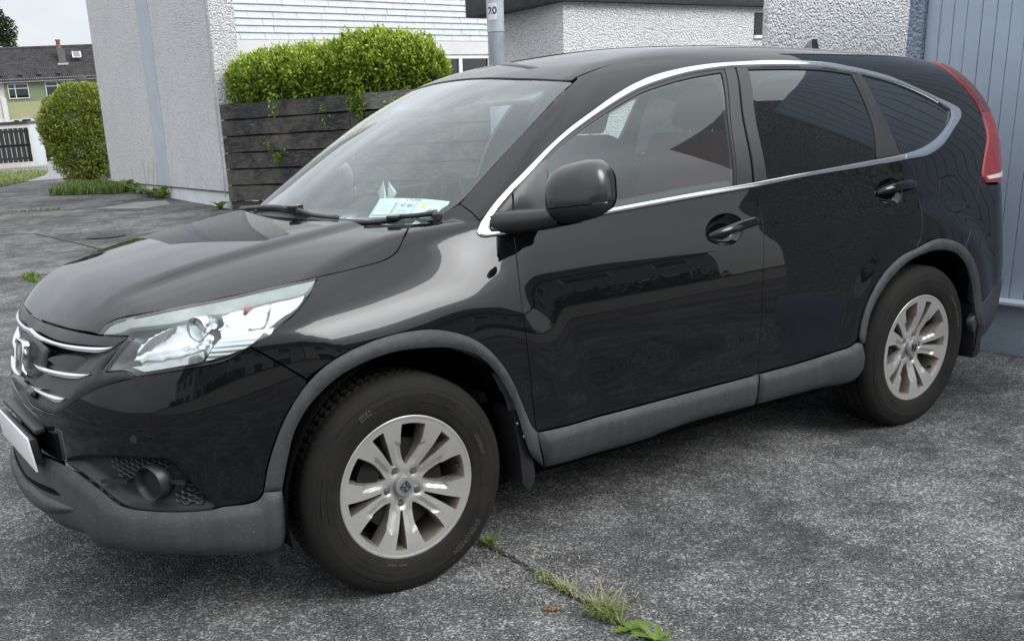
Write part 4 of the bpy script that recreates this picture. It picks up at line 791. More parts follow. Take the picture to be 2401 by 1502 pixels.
 'glass_rear': ('side',[[(1.807,1.5337),(1.9174,1.5322),(2.0851,1.5276),(2.261,1.5177),(2.4282,1.4974)],[(2.4282,1.4974),(2.422,1.4),(2.4151,1.3061),(2.3731,1.1632)],[(2.3731,1.1632),(2.0182,1.1463),(1.6854,1.1343)],[(1.6854,1.1343),(1.7104,1.3354),(1.807,1.5337)]]),
 'seal_rear': ('side',[[(1.8077,1.5437),(1.9263,1.5404),(2.0946,1.5359),(2.2712,1.5262),(2.4544,1.5038)],[(2.4544,1.5038),(2.4394,1.4027),(2.432,1.3086),(2.3874,1.1622)],[(2.3874,1.1622),(2.0182,1.1463),(1.6828,1.133)],[(1.6828,1.133),(1.7035,1.3357),(1.8077,1.5437)]]),
 'pillar_c': ('side',[[(2.4544,1.5038),(2.4906,1.4974)],[(2.4906,1.4974),(2.4914,1.4059),(2.504,1.3187),(2.5327,1.1674)],[(2.5327,1.1674),(2.3874,1.1622)],[(2.3874,1.1622),(2.432,1.3086),(2.4394,1.4027),(2.4544,1.5038)]]),
 'glass_quarter': ('side',[[(2.4957,1.4884),(2.5235,1.4822),(2.6961,1.4429),(2.8683,1.3841),(2.9703,1.3433),(3.0096,1.3177)],[(3.0096,1.3177),(2.9916,1.2928),(2.9042,1.2519),(2.8106,1.2178),(2.683,1.1869),(2.5459,1.17)],[(2.5459,1.17),(2.516,1.3181),(2.5019,1.4072),(2.4957,1.4884)]]),
 'chrome_fender': ('side',[[(0.3571,1.0794),(0.3684,1.0924),(0.4103,1.1296),(0.4594,1.1683),(0.5221,1.2104)],[(0.5221,1.2104),(0.5133,1.1876)],[(0.5133,1.1876),(0.4452,1.1372),(0.4138,1.1076),(0.4046,1.0814)],[(0.4046,1.0814),(0.4502,1.0808),(0.4879,1.085)],[(0.4879,1.085),(0.4818,1.0646)],[(0.4818,1.0646),(0.4145,1.0649),(0.3673,1.0669),(0.3571,1.0794)]]),
 'chrome_fd_top': ('side',[[(0.5221,1.2104),(0.6117,1.2644),(0.7102,1.3194),(0.8132,1.3679),(0.9306,1.4134),(1.0556,1.4593),(1.1821,1.4985),(1.3046,1.5259),(1.4641,1.5473),(1.6251,1.5587),(1.7581,1.5617)],[(1.7581,1.5617),(1.7362,1.5424)],[(1.7362,1.5424),(1.658,1.5397),(1.4883,1.5274),(1.3437,1.5075),(1.2007,1.4797),(1.0771,1.4437),(0.9559,1.4035),(0.8394,1.3608),(0.742,1.3187),(0.6851,1.2886),(0.5133,1.1876)],[(0.5133,1.1876),(0.5221,1.2104)]]),
 'chrome_rd_top': ('side',[[(1.7581,1.5617),(1.9545,1.5636),(2.1229,1.5579),(2.299,1.5469),(2.5151,1.5166)],[(2.5151,1.5166),(2.4906,1.4974)],[(2.4906,1.4974),(2.2712,1.5262),(2.0946,1.5359),(1.9263,1.5404),(1.7362,1.5424)],[(1.7362,1.5424),(1.7581,1.5617)]]),
 'chrome_quarter': ('side',[[(2.5151,1.5166),(2.6833,1.4795),(2.8464,1.4233),(2.9785,1.3762),(3.0753,1.3444),(3.1221,1.32)],[(3.1221,1.32),(3.1098,1.2982),(2.9844,1.2384),(2.8631,1.1842),(2.7363,1.1518),(2.5582,1.1433)],[(2.5582,1.1433),(2.5664,1.1669)],[(2.5664,1.1669),(2.6931,1.181),(2.8238,1.2116),(2.9187,1.2474),(3.0093,1.2919),(3.0302,1.3241)],[(3.0302,1.3241),(2.9891,1.3481),(2.878,1.3947),(2.7052,1.4516),(2.5315,1.4892),(2.4906,1.4974)],[(2.4906,1.4974),(2.5151,1.5166)]]),
 'chrome_rd_belt': ('side',[[(2.5582,1.1433),(2.2965,1.1352),(1.9361,1.1269),(1.6072,1.1115)],[(1.6072,1.1115),(1.6112,1.1296)],[(1.6112,1.1296),(1.8528,1.1398),(2.2086,1.1533),(2.5664,1.1669)],[(2.5664,1.1669),(2.5582,1.1433)]]),
 'chrome_fd_belt': ('side',[[(1.6072,1.1115),(1.2349,1.0992),(0.8544,1.085),(0.6511,1.0765),(0.4818,1.0646)],[(0.4818,1.0646),(0.4879,1.085)],[(0.4879,1.085),(0.6559,1.0935),(0.9029,1.104),(1.2393,1.1177),(1.6112,1.1296)],[(1.6112,1.1296),(1.6072,1.1115)]]),
 'clad_front_door': ('side',[[(0.4758,0.4313),(0.7545,0.4238),(1.1616,0.4257),(1.5593,0.4265)],[(1.5593,0.4265),(1.5622,0.3593),(1.5806,0.2991)],[(1.5806,0.2991),(1.1961,0.3021),(0.9971,0.2806),(0.7526,0.2824),(0.5242,0.2958)],[(0.5242,0.2958),(0.482,0.3887),(0.4758,0.4313)]]),
 'clad_rear_door': ('side',[[(1.5593,0.4265),(1.8728,0.43),(2.0869,0.4419),(2.1348,0.4558),(2.1711,0.4428)],[(2.1711,0.4428),(2.1989,0.3582),(2.1945,0.2998),(2.159,0.2801)],[(2.159,0.2801),(1.935,0.2901),(1.5876,0.2995)],[(1.5876,0.2995),(1.5674,0.3582),(1.5641,0.4256)]]),
 'arch_front': ('side',[[(-0.4669,0.4412),(-0.4478,0.5161),(-0.4138,0.6005),(-0.3699,0.6754),(-0.3141,0.7388),(-0.2596,0.7786),(-0.2049,0.8022),(-0.1325,0.8197),(-0.0593,0.8302),(0.0141,0.8337),(0.1021,0.8279),(0.1752,0.8091),(0.2344,0.7842),(0.2943,0.7413),(0.3556,0.6696),(0.3949,0.5997),(0.4329,0.5074),(0.4562,0.4527),(0.4758,0.4313)],[(0.4758,0.4313),(0.4866,0.3724),(0.5264,0.2915)],[(0.5264,0.2915),(0.4444,0.3669),(0.4138,0.4473)],[(0.4138,0.4473),(0.3942,0.5222),(0.3686,0.5836),(0.3293,0.6467),(0.2753,0.7082),(0.2142,0.7454),(0.1533,0.7647),(0.0782,0.7771),(0.0042,0.7829),(-0.0689,0.7811),(-0.1416,0.7697),(-0.2125,0.748),(-0.2673,0.7156),(-0.3222,0.668),(-0.3653,0.6055),(-0.3956,0.5141),(-0.4165,0.4355)],[(-0.4165,0.4355),(-0.4669,0.4412)]]),
 'arch_rear': ('side',[[(2.1537,0.4738),(2.1734,0.5495),(2.2201,0.6389),(2.2974,0.7155),(2.4104,0.7709),(2.5236,0.7908),(2.6387,0.8113),(2.7192,0.8076),(2.8203,0.7817),(2.9002,0.7449),(2.975,0.6835),(3.0383,0.5991),(3.0746,0.4974),(3.108,0.4141)],[(3.108,0.4141),(3.1468,0.357)],[(3.1468,0.357),(3.0801,0.3687),(3.0346,0.4162)],[(3.0346,0.4162),(3.0025,0.5082),(2.9824,0.5686),(2.9343,0.6418),(2.8732,0.7001),(2.8057,0.7379),(2.72,0.759),(2.6388,0.765),(2.5609,0.76),(2.4472,0.7368),(2.3405,0.6837),(2.2624,0.6154),(2.2139,0.5346),(2.1935,0.4497)],[(2.1935,0.4497),(2.1711,0.4428),(2.1537,0.4738)]]),
 'fuel_flap': ('diag',[[(2.7737,0.1427),(2.7949,0.1589),(2.8436,0.169),(2.8949,0.1688),(2.9255,0.1537),(2.9382,0.1023),(2.9424,0.0559),(2.9087,0.034),(2.8298,0.0268),(2.7905,0.0402),(2.7631,0.0851),(2.7629,0.118),(2.7737,0.1427)]]),
 'dish_front': ('side',[[(1.313,0.9696),(1.3223,0.9953),(1.3562,1.0215),(1.4087,1.0342),(1.4632,1.0304),(1.5024,1.0115),(1.5102,0.9835),(1.4909,0.9476),(1.4498,0.9293),(1.4005,0.9288),(1.3484,0.9406),(1.3199,0.9556),(1.313,0.9696)]]),
 'dish_rear': ('side',[[(2.3143,1.0217),(2.3259,1.0442),(2.3633,1.0662),(2.4195,1.0769),(2.4701,1.0711),(2.4983,1.0534),(2.5007,1.0241),(2.477,0.9903),(2.4347,0.9771),(2.3839,0.9817),(2.3374,0.9978),(2.3143,1.0217)]]),
 'hl_brow': ('front',[[(0.5463,0.8965),(0.5705,0.9183),(0.7282,0.9516),(0.9717,0.9768),(1.2108,1.0032)],[(1.2108,1.0032),(1.1587,0.9755),(1.0526,0.9634),(0.9111,0.9454),(0.8795,0.9461),(0.8373,0.9419),(0.796,0.9336),(0.6458,0.9173),(0.6154,0.9059),(0.5463,0.8965)]]),
 'hl_low': ('front',[[(0.6638,0.8337),(0.7096,0.8914),(0.7468,0.9118),(0.796,0.9336)],[(0.796,0.9336),(0.8422,0.9284),(0.8647,0.8984),(0.8529,0.8677),(0.8076,0.859)],[(0.8076,0.859),(0.6638,0.8337)]]),
 'hl_main': ('front',[[(0.9139,0.942),(1.0521,0.9623),(1.0439,0.9324),(1.0225,0.9029)],[(1.0225,0.9029),(0.9195,0.8949),(0.9243,0.9239),(0.9139,0.942)]]),
 'hl_turn': ('front',[[(0.9141,0.8927),(1.0221,0.9004),(0.9803,0.8622),(0.9275,0.8429),(0.8653,0.8286)],[(0.8653,0.8286),(0.889,0.8681),(0.9141,0.8927)]]),
 'hl_marker': ('front',[[(1.0583,0.963),(1.158,0.9743),(1.1264,0.9469),(1.0723,0.9248),(1.0335,0.9042)],[(1.0335,0.9042),(1.0466,0.9322),(1.0583,0.963)]]),
 'hl_strip': ('front',[[(0.6635,0.8157),(0.7708,0.8324),(0.8597,0.8538)],[(0.8597,0.8538),(0.8605,0.8317),(0.7969,0.8193),(0.7005,0.8044)],[(0.7005,0.8044),(0.6635,0.8157)]]),
 'hl_proj': ('front',[[(0.8542,0.9088)]]),
 'rear_cut': ('rear',[[(1.3011,0.7449),(1.2328,0.8316),(1.1624,0.9343),(1.0827,1.0345)]]),
 'rear_arch_cut': ('rear',[[(1.3011,0.7449),(1.2342,0.6835),(1.1774,0.5991),(1.1468,0.517),(1.1292,0.4713)]]),
}
# ------------------------------------------------------------------ panels trimmed from the body surface
S2=2**.5; PF=(-.15,0.); PR=(2.95,0.)
def lift(mode,q):
    """parameter points -> origins and directions of the projection onto the body"""
    a,b=q[:,0],q[:,1]; z0=np.zeros(len(q))
    if mode=='side': return np.stack([a,z0-1.25,b],-1),np.tile([0,1.,0],(len(q),1)),1.2
    if mode=='diag': return np.stack([a,z0-1.35,b*S2+1.35],-1),np.tile([0,1/S2,-1/S2],(len(q),1)),1.6
    if mode=='top': return np.stack([a,b,z0+1.85],-1),np.tile([0,0,-1.],(len(q),1)),1.2
    th=a/.8; s=-1 if mode=='front' else 1; c=PF if mode=='front' else PR
    d=np.stack([s*np.cos(th),-np.sin(th),z0],-1); o=np.stack([c[0]+0*th,c[1]+0*th,b],-1)+1.25*d
    return o,-d,1.2
def surf(mode,q,off=0.):
    q=np.asarray(q,float); o,d,L=lift(mode,q); t=cast(o,d,0.,L,70)
    if np.isnan(t).any(): t=np.where(np.isnan(t),np.nanmedian(t),t)
    p=o+t[:,None]*d; n=grad(p)
    return p+n*(off if np.isscalar(off) else np.asarray(off)[:,None]),n
def skin(name,mode,v2,F,mat,parent,off=0.,skirt=.012,pair=False,offfn=None,back=False):
    o_=off if offfn is None else offfn(v2)
    P,Nn=surf(mode,v2,o_)
    if offfn is not None:      # relief: take the normals from the faces instead
        fn=np.zeros_like(P)
        for f in F:
            c=np.cross(P[f[1]]-P[f[0]],P[f[2]]-P[f[0]])
            for i in f: fn[i]+=c
        fn/=np.linalg.norm(fn,axis=1,keepdims=True)+1e-12; sg=np.sign((fn*Nn).sum(1,keepdims=True)); Nn=fn*np.where(sg==0,1,sg)
    f0=F[0]; c=np.cross(P[f0[1]]-P[f0[0]],P[f0[2]]-P[f0[0]])
    # orientation: majority vote
    fa=np.array([f[:3] for f in F]); cr=np.cross(P[fa[:,1]]-P[fa[:,0]],P[fa[:,2]]-P[fa[:,0]]); s=((cr*Nn[fa[:,0]]).sum(1)>0).mean()
    if s<.5: F=[f[::-1] for f in F]
    cnt={}
    for f in F:
        for i in range(len(f)):
            e=(f[i],f[(i+1)%len(f)]); k=(min(e),max(e)); cnt.setdefault(k,[]).append(e)
    bnd=[e[0] for e in cnt.values() if len(e)==1]
    V=[tuple(p) for p in P]; FF=list(F); ln=[]
    for f in F: ln+= [tuple(Nn[i]) for i in f]
    if skirt:
        idx={}
        for a,b in bnd:
            for i in (a,b):
                if i not in idx: idx[i]=len(V); V.append(tuple(P[i]-Nn[i]*skirt))
        for a,b in bnd: FF.append((b,a,idx[a],idx[b])); ln+= [(0,0,0)]*4
    o=mesh_obj(name,V,FF,mat,parent,True,ln)
    r=o
    if pair:
        V2=[(x,-y,z) for x,y,z in V]; F2=[f[::-1] for f in FF]; ln2=[]; k=0
        for f in FF:
            for i in reversed(range(len(f))): n=ln[k+i]; ln2.append((n[0],-n[1],n[2]))
            k+=len(f)
        r=(o,mesh_obj(name,V2,F2,mat,pair if not isinstance(pair,bool) else parent,True,ln2))
    return r
SYM={'top':2,'front':1,'rear':1}
def panel(key,name,mat,parent,off=0.,inset=.002,skirt=.012,grid=.024,pair=False,sym=False,holes=(),offfn=None,step=.012):
    mode,segs=TAB[key]
    poly=inset_poly(outline(segs,step,SYM[mode] if sym else False),inset)
    hs=[inset_poly(outline(TAB[h][1],step),-.002) if isinstance(h,str) else h for h in holes]
    v2,F=tri(poly,grid,hs)
    return skin(name,mode,v2,F,mat,parent,off,skirt,pair,offfn)
def edge_dist(poly,q):
    """distance of points to the closed polyline"""
    a=poly; b=np.roll(poly,-1,0); out=np.full(len(q),9.)
    for p0,p1 in zip(a,b):
        e=p1-p0; t=np.clip(((q-p0)@e)/(e@e+1e-12),0,1); out=np.minimum(out,np.linalg.norm(q-(p0+t[:,None]*e),axis=1))
    return out
def bulge(key,h,w,base=0.,sym=False):
    """relief that rises from base at the rim to base+h at distance w from the rim"""
    mode,segs=TAB[key]; poly=outline(segs,.012,SYM.get(mode) if sym else False)
    def fn(q):
        d=np.clip(edge_dist(poly,np.asarray(q))/w,0,1); return base+h*np.sqrt(np.clip(1-(1-d)**2,0,1))
    return fn
# ------------------------------------------------------------------ car materials
def car_materials():
    m,nt,b=principled('black_paint',(.0045,.0047,.0055),.5,0,1.,.0,.02)
    v=coords(nt,'Object'); n=noise(nt,v,3.5,3); b.inputs['Coat Roughness'].default_value=.02; b.inputs['Coat IOR'].default_value=1.47
    d=ramp(nt,noise(nt,v,900,2),[(.70,(.0045,.0047,.0055)),(.80,(.02,.02,.02))]); nt.links.new(d,b.inputs['Base Color'])
    nt.links.new(ramp(nt,n,[(.3,.008),(.7,.025)]),b.inputs['Coat Roughness'])
    m,nt,b=principled('faded_plastic',(.05,.052,.055),.62)
    v=coords(nt,'Object'); s=noise(nt,coords(nt,'Object',(14,14,1.2)),2.,5,.6); g=noise(nt,v,4,4)
    c=mixc(nt,g,ramp(nt,s,[(.3,(.022,.023,.025)),(.7,(.060,.062,.066))]),(.038,.040,.043))
    c=mixc(nt,ramp(nt,noise(nt,v,260,2),[(.69,0.),(.74,1.)]),c,(.3,.3,.29)); nt.links.new(c,b.inputs['Base Color'])
    bump(nt,b,noise(nt,v,600,2),.25,.002); nt.links.new(ramp(nt,g,[(.3,.5),(.7,.72)]),b.inputs['Roughness'])
    m,nt,b=principled('black_plastic',(.016,.016,.018),.45); bump(nt,b,noise(nt,coords(nt),700,2),.15,.001)
    m,nt,b=principled('gloss_black',(.006,.006,.007),.12,0,.6)
    m,nt,b=principled('satin_black',(.02,.02,.022),.38)
    nt.links.new(ramp(nt,noise(nt,coords(nt),6,3),[(.3,.3),(.7,.46)]),b.inputs['Roughness'])
    m,nt,b=principled('void_black',(.004,.004,.004),.9,spec=.1)
    m,nt,b=principled('chrome',(.86,.87,.88),.07,1.); nt.links.new(ramp(nt,noise(nt,coords(nt),9,3),[(.3,.04),(.7,.12)]),b.inputs['Roughness'])
    m,nt,b=principled('reflector_chrome',(.70,.72,.74),.14,1.)
    v=coords(nt,'Object'); bump(nt,b,math_(nt,'ADD',voronoi(nt,v,30),math_(nt,'MULTIPLY',noise(nt,v,18,1),.8)),.28,.005)
    m,nt,b=principled('reflector_ribbed',(.68,.70,.72),.2,1.); w=nt.nodes.new('ShaderNodeTexWave'); w.inputs['Scale'].default_value=26; w.bands_direction='Z'; w.inputs['Distortion'].default_value=1.
    nt.links.new(coords(nt,'Object'),w.inputs['Vector']); bump(nt,b,w.outputs['Fac'],.22,.002)
    m,nt,b=principled('lamp_grey',(.17,.18,.18),.42); m,nt,b=principled('lamp_brow',(.18,.20,.19),.4)
    nt.links.new(ramp(nt,noise(nt,coords(nt),12,3),[(.3,(.18,.20,.19)),(.7,(.32,.35,.33))]),b.inputs['Base Color'])
    m,nt,b=principled('amber',(.35,.07,.03),.3)
    m,nt,b=principled('rubber',(.010,.0095,.009),.8,spec=.3)
    v=coords(nt,'Object'); c=ramp(nt,noise(nt,v,9,5,.65),[(.3,(.0065,.0062,.0058)),(.72,(.017,.0150,.0128))]); nt.links.new(c,b.inputs['Base Color']); bump(nt,b,noise(nt,v,300,3),.2,.001)
    m,nt,b=principled('rubber_letter',(.045,.042,.038),.65)
    m,nt,b=principled('alloy',(.5,.49,.48),.34,.55)
    v=coords(nt,'Object'); n=noise(nt,v,7,5,.6); nt.links.new(ramp(nt,n,[(.35,(.52,.515,.50)),(.75,(.43,.415,.39))]),b.inputs['Base Color']); nt.links.new(ramp(nt,noise(nt,v,30,3),[(.3,.27),(.7,.42)]),b.inputs['Roughness'])
    m,nt,b=principled('alloy_dirty',(.33,.29,.25),.5,.7)
    v=coords(nt,'Object'); nt.links.new(ramp(nt,noise(nt,v,22,5,.7),[(.3,(.44,.41,.37)),(.55,(.27,.22,.17)),(.75,(.12,.08,.05))]),b.inputs['Base Color'])
    m,nt,b=principled('brake_metal',(.009,.0085,.008),.7,.0,spec=.3)
    m,nt,b=principled('nut_metal',(.28,.28,.28),.3,.9)
    m,nt,b=principled('cap_grey',(.36,.36,.36),.35,.6)
    m,nt,b=principled('red_lens',(.30,.008,.012),.08,0,.5); m,nt,b=principled('dark_red_lens',(.11,.006,.010),.10,0,.5); m,nt,b=principled('clear_lens',(.75,.76,.77),.12,0,.5)
    m,nt,b=principled('plate_white',(.90,.90,.90),.3)
    m,nt,b=principled('interior_dark',(.020,.021,.022),.75); m,nt,b=principled('interior_grey',(.16,.165,.165),.85); m,nt,b=principled('headliner',(.42,.43,.42),.9)
    m,nt,b=principled('seat_cloth',(.030,.031,.034),.92); bump(nt,b,noise(nt,coords(nt),260,3),.3,.002)
    m,nt,b=principled('seat_red',(.09,.012,.018),.85)
    m,nt,b=principled('paper',(.74,.80,.78),.7); m,nt,b=principled('paper_green',(.42,.72,.55),.7); m,nt,b=principled('paper_line',(.28,.36,.38),.7); m,nt,b=principled('ink',(.03,.035,.04),.6); m,nt,b=principled('disc_yellow',(.72,.68,.08),.6)
    glass('glass_clear',(.88,.97,.95),0.,.0,.02,1.5); glass('glass_screen',(.86,.96,.94),0.,.0,.02,1.5); glass('glass_mid',(.62,.68,.66),0.,.0,.0,1.3); glass('glass_dark',(.045,.05,.05)); glass('glass_lamp',(.93,.95,.94),0.,-.02)
car_materials()
CAR=empty('car',(0,0,0),0,'black five-door family car parked on the asphalt drive','car')
def both(o,name=None): return o if isinstance(o,tuple) else (o,)
# ---- large panels
panel('hood','hood','black_paint',CAR,sym=True)
panel('roof','roof','black_paint',CAR,sym=True,inset=.003)
panel('fender','front_fender','black_paint',CAR,pair=True)
qp=panel('body_side','quarter_panel','black_paint',CAR,pair=True,holes=['fuel_flap'])
panel('fuel_flap','fuel_flap','black_paint',qp[0],inset=.001)
panel('front_bumper','front_bumper','black_paint',CAR,sym=True)
FD=panel('front_door','front_door','black_paint',CAR,pair=True,holes=['dish_front'])
RD=panel('rear_door','rear_door','black_paint',CAR,pair=True,holes=['dish_rear'])
ws=panel('windscreen','windscreen','glass_screen',CAR,sym=True,off=-.004,skirt=0,inset=.003)
# ---- glass, pillars, bright trim
F0,F1=FD; R0,R1=RD
def kids(key,name,mat,pr,**k):
    """same part on the left and the right leaf"""
    return panel(key,name,mat,pr[0],pair=pr[1] if pr[1] is not pr[0] else True,**k)
kids('glass_front','window_glass','glass_clear',FD,off=-.006,skirt=.003,inset=0,grid=.05)
kids('seal_front','window_seal','black_plastic',FD,off=-.001,skirt=.008,inset=0,grid=.03,holes=['glass_front'])
gr_=kids('glass_rear','window_glass','glass_dark',RD,off=-.006,skirt=.003,inset=0,grid=.05); gr_[1].data.materials[0]=MATS['glass_mid']
kids('seal_rear','window_seal','black_plastic',RD,off=-.001,skirt=.008,inset=0,grid=.03,holes=['glass_rear'])
panel('glass_quarter','quarter_window','glass_dark',CAR,off=-.004,skirt=.003,inset=0,grid=.05,pair=True)
kids('sail','mirror_sail','satin_black',FD,off=.001,inset=.001)
kids('pillar_b1','pillar_cover','satin_black',FD,off=.002,inset=.0015)
kids('pillar_b2','pillar_cover','satin_black',RD,off=.002,inset=.0015)
kids('pillar_c','pillar_cover','satin_black',RD,off=.002,inset=.0015)
panel('fender_tri','corner_cover','satin_black',CAR,off=.001,inset=.001,pair=True)
def resample(P,n):
    P=np.array(P,float); d=np.r_[0,np.cumsum(np.linalg.norm(np.diff(P,axis=0),axis=1))]; t=np.linspace(0,d[-1],n); return np.stack([np.interp(t,d,P[:,k]) for k in range(P.shape[1])],-1)
def ribbon(name,mode,A,B,mat,pr,h=.005,base=.0035,n=None,back=.01):
    """bright strip between two edge curves with a rounded section and returns"""
    A=crom(A,.006); B=crom(B,.006); L=np.linalg.norm(np.diff(A,axis=0),axis=1).sum(); n=n or max(8,int(L/.014)); A=resample(A,n); B=resample(B,n)
    ts=[0,0,.12,.3,.5,.7,.88,1,1]; of=[-back,base]+[base+h*math.sqrt(1-(2*t-1)**2) for t in ts[2:-2]]+[base,-back]
    q=np.vstack([A+(B-A)*t for t in ts]); off=np.repeat(of,n); P,_=surf(mode,q,off); m=len(ts)
    for s_,par in ((1,pr[0]),(-1,pr[1])):
        V=[(x,y*s_,z) for x,y,z in P]; F_=[(r*n+i,r*n+i+1,(r+1)*n+i+1,(r+1)*n+i) for r in range(m-1) for i in range(n-1)]+[tuple(r*n for r in range(m)),tuple(r*n+n-1 for r in range(m))]
        o=mesh_obj(name,V,F_,mat,par,True); bm=bmesh.new(); bm.from_mesh(o.data); bmesh.ops.recalc_face_normals(bm,faces=bm.faces); bm.to_mesh(o.data); bm.free(); o.data.set_sharp_from_angle(angle=math.radians(50))
def seg_join(*S):
    out=[]
    for q in S: out+= list(q) if not out else list(q)[1:]
    return out
def tcur(key): return TAB[key][1]
for key,pr in (('chrome_fd_top',FD),('chrome_fd_belt',FD),('chrome_rd_top',RD),('chrome_rd_belt',RD)):
    T_=tcur(key); ribbon('chrome_trim','side',T_[0],T_[2][::-1],'chrome',pr,.005 if 'top' in key else .004)
T_=tcur('chrome_quarter'); ribbon('chrome_trim','side',seg_join(T_[0],T_[1]),seg_join(T_[3],T_[4])[::-1],'chrome',(CAR,CAR),.005)
T_=tcur('chrome_fender'); ribbon('chrome_trim','side',seg_join(T_[5],T_[0]),seg_join(T_[2],T_[3])[::-1],'chrome',(CAR,CAR),.004,n=40)
# black inner frame behind the trim
ring=seg_join(tcur('chrome_fender')[0],tcur('chrome_fd_top')[0],tcur('chrome_rd_top')[0],tcur('chrome_quarter')[0],tcur('chrome_quarter')[1],tcur('chrome_rd_belt')[0],tcur('chrome_fd_belt')[0],tcur('chrome_fender')[5])
v2,F_=tri(inset_poly(outline([ring],.012),-.006),.03,[inset_poly(outline(TAB[k][1],.012),.001) for k in ('glass_front','glass_rear','glass_quarter')])
skin('window_surround','side',v2,F_,'black_plastic',CAR,-.010,.012,True)
# windscreen frit band (printed border) just inside the glass
def frit():
    mode,segs=TAB['windscreen']; o=inset_poly(outline(segs,.012,2),.004); i=outline([s for s in segs],.012,2)
    # inner line: wider at the bottom and the top than at the pillars
    c=[]
    for p in i:
        q=p.copy(); cx=.45; 
        q[1]*=.962
        t=ws_p(0)  # noqa
        q[0]=p[0]+(.004 if p[0]<cx else -.035)*min(1,abs(p[0]-cx)/.12)
        c.append(q)
    v2,F=tri(o,.03,[np.array(c)])
    skin('screen_border',mode,v2,F,'void_black',ws,-.0085,0)
frit()
# ---- claddings and wheel arches
panel('clad_front_door','door_cladding','faded_plastic',F0,pair=F1,inset=.0015,skirt=.03,grid=.018,offfn=bulge('clad_front_door',.018,.03,.004))
panel('clad_rear_door','door_cladding','faded_plastic',R0,pair=R1,inset=.0015,skirt=.03,grid=.018,offfn=bulge('clad_rear_door',.018,.03,.004))
panel('arch_front','wheel_arch_trim','faded_plastic',CAR,pair=True,inset=.001,skirt=.05,grid=.012,offfn=bulge('arch_front',.012,.02,.003))
panel('arch_rear','wheel_arch_trim','faded_plastic',CAR,pair=True,inset=.001,skirt=.05,grid=.012,offfn=bulge('arch_rear',.012,.02,.003))
panel('bumper_lower','bumper_skirt','faded_plastic',CAR,sym=True,inset=.001,skirt=.05,grid=.02,offfn=bulge('bumper_lower',.022,.05,.003,True))
def from3d(mode,L):
    P=np.array(L,float); x,y,z=P.T
    if mode=='front': return np.stack([np.arctan2(-y,-(x-PF[0]))*.8,z],-1)
    return np.stack([x,z],-1)
def patch(name,mode,segs,mat,parent,off=0.,skirt=.01,grid=.012,sym=False,pair=False,offfn=None,step=.01):
    poly=outline(segs,step,SYM[mode] if sym else False); v2,F=tri(poly,grid)
    return skin(name,mode,v2,F,mat,parent,off,skirt,pair,offfn)
def rim_relief(segs,h,w,base,sym=False):
    poly=outline(segs,.01,1 if sym else False)
    return lambda q: base+h*np.sqrt(np.clip(1-(1-np.clip(edge_dist(poly,np.asarray(q))/w,0,1))**2,0,1))
lip=[[(0,.355),(.10,.362),(.24,.368),(.36,.374),(.41,.374)],[(.41,.374),(.425,.362),(.40,.350),(.30,.322),(.16,.300),(0,.292)]]
patch('splitter_lip','front',lip,'faded_plastic',CAR,sym=True,skirt=.02,offfn=rim_relief(lip,.022,.03,.018,True))
slot=[[(0,.372),(.10,.380),(.2,.392),(.30,.402)],[(.30,.402),(.345,.392),(.24,.378),(.12,.368),(0,.362)]]
patch('lower_slot','front',slot,'void_black',CAR,off=.026,skirt=0,sym=True)
intake=[[(0,.62),(.10,.62),(.20,.60),(.262,.585)],[(.262,.585),(.27,.52),(.255,.43),(0,.43)]]
patch('lower_intake','front',intake,'void_black',CAR,off=-.03,skirt=0,sym=True,grid=.03)
# rear end
tl=[[(1.055,1.002),(1.06,1.035),(.985,1.12),(.905,1.20),(.86,1.29),(.86,1.39),(.865,1.475),(.84,1.535)],[(.84,1.535),(.77,1.52),(.76,1.45),(.755,1.36),(.745,1.27),(.72,1.15),(.70,1.03),(.70,.995)],[(.70,.995),(.86,.99),(1.055,1.002)]]
patch('tail_lamp','rear',tl,'red_lens',CAR,off=.006,skirt=.02,grid=.02,pair=True)
TLB=[[(.845,1.25),(.90,1.19),(.97,1.11),(1.035,1.05),(1.04,1.035)],[(1.04,1.035),(.80,1.04),(.73,1.05),(.755,1.2),(.765,1.26)],[(.765,1.26),(.845,1.25)]]
patch('tail_lamp_core','rear',[[(1.045,1.027),(1.03,1.013)],[(1.03,1.013),(.72,1.01)],[(.72,1.01),(.725,1.045)],[(.725,1.045),(.93,1.030),(1.045,1.027)]],'clear_lens',CAR,off=.0085,skirt=.004,grid=.02,pair=True)
patch('tail_lamp_upper','rear',[[(.855,1.30),(.852,1.38),(.858,1.47),(.842,1.52)],[(.842,1.52),(.78,1.51),(.77,1.4),(.762,1.30)],[(.762,1.30),(.855,1.30)]],'dark_red_lens',CAR,off=.0085,skirt=.004,grid=.02,pair=True)
tg=[[(0,1.55),(.35,1.545),(.765,1.515)],[(.765,1.515),(.75,1.36),(.74,1.27),(.715,1.15),(.695,.995)],[(.695,.995),(.66,.86),(.60,.78),(0,.77)]]
TG=patch('tailgate','rear',tg,'black_paint',CAR,off=-.002,skirt=.012,grid=.03,sym=True)
patch('rear_window','rear',[[(0,1.50),(.4,1.49),(.69,1.46)],[(.69,1.46),(.685,1.3),(.66,1.18)],[(.66,1.18),(.4,1.15),(0,1.145)]],'glass_dark',TG,off=.002,skirt=.003,grid=.04,sym=True)
rb=[[(0,.765),(.60,.775),(.665,.86),(.70,.988)],[(.70,.988),(.86,.985),(1.055,.997),tcur('rear_cut')[0][-1]],tcur('rear_cut')[0][::-1],tcur('rear_arch_cut')[0],[tcur('rear_arch_cut')[0][-1],(1.0,.52),(.8,.535),(.4,.54),(0,.54)]]
patch('rear_bumper','rear',rb,'black_paint',CAR,off=0,skirt=.012,grid=.03,sym=True)
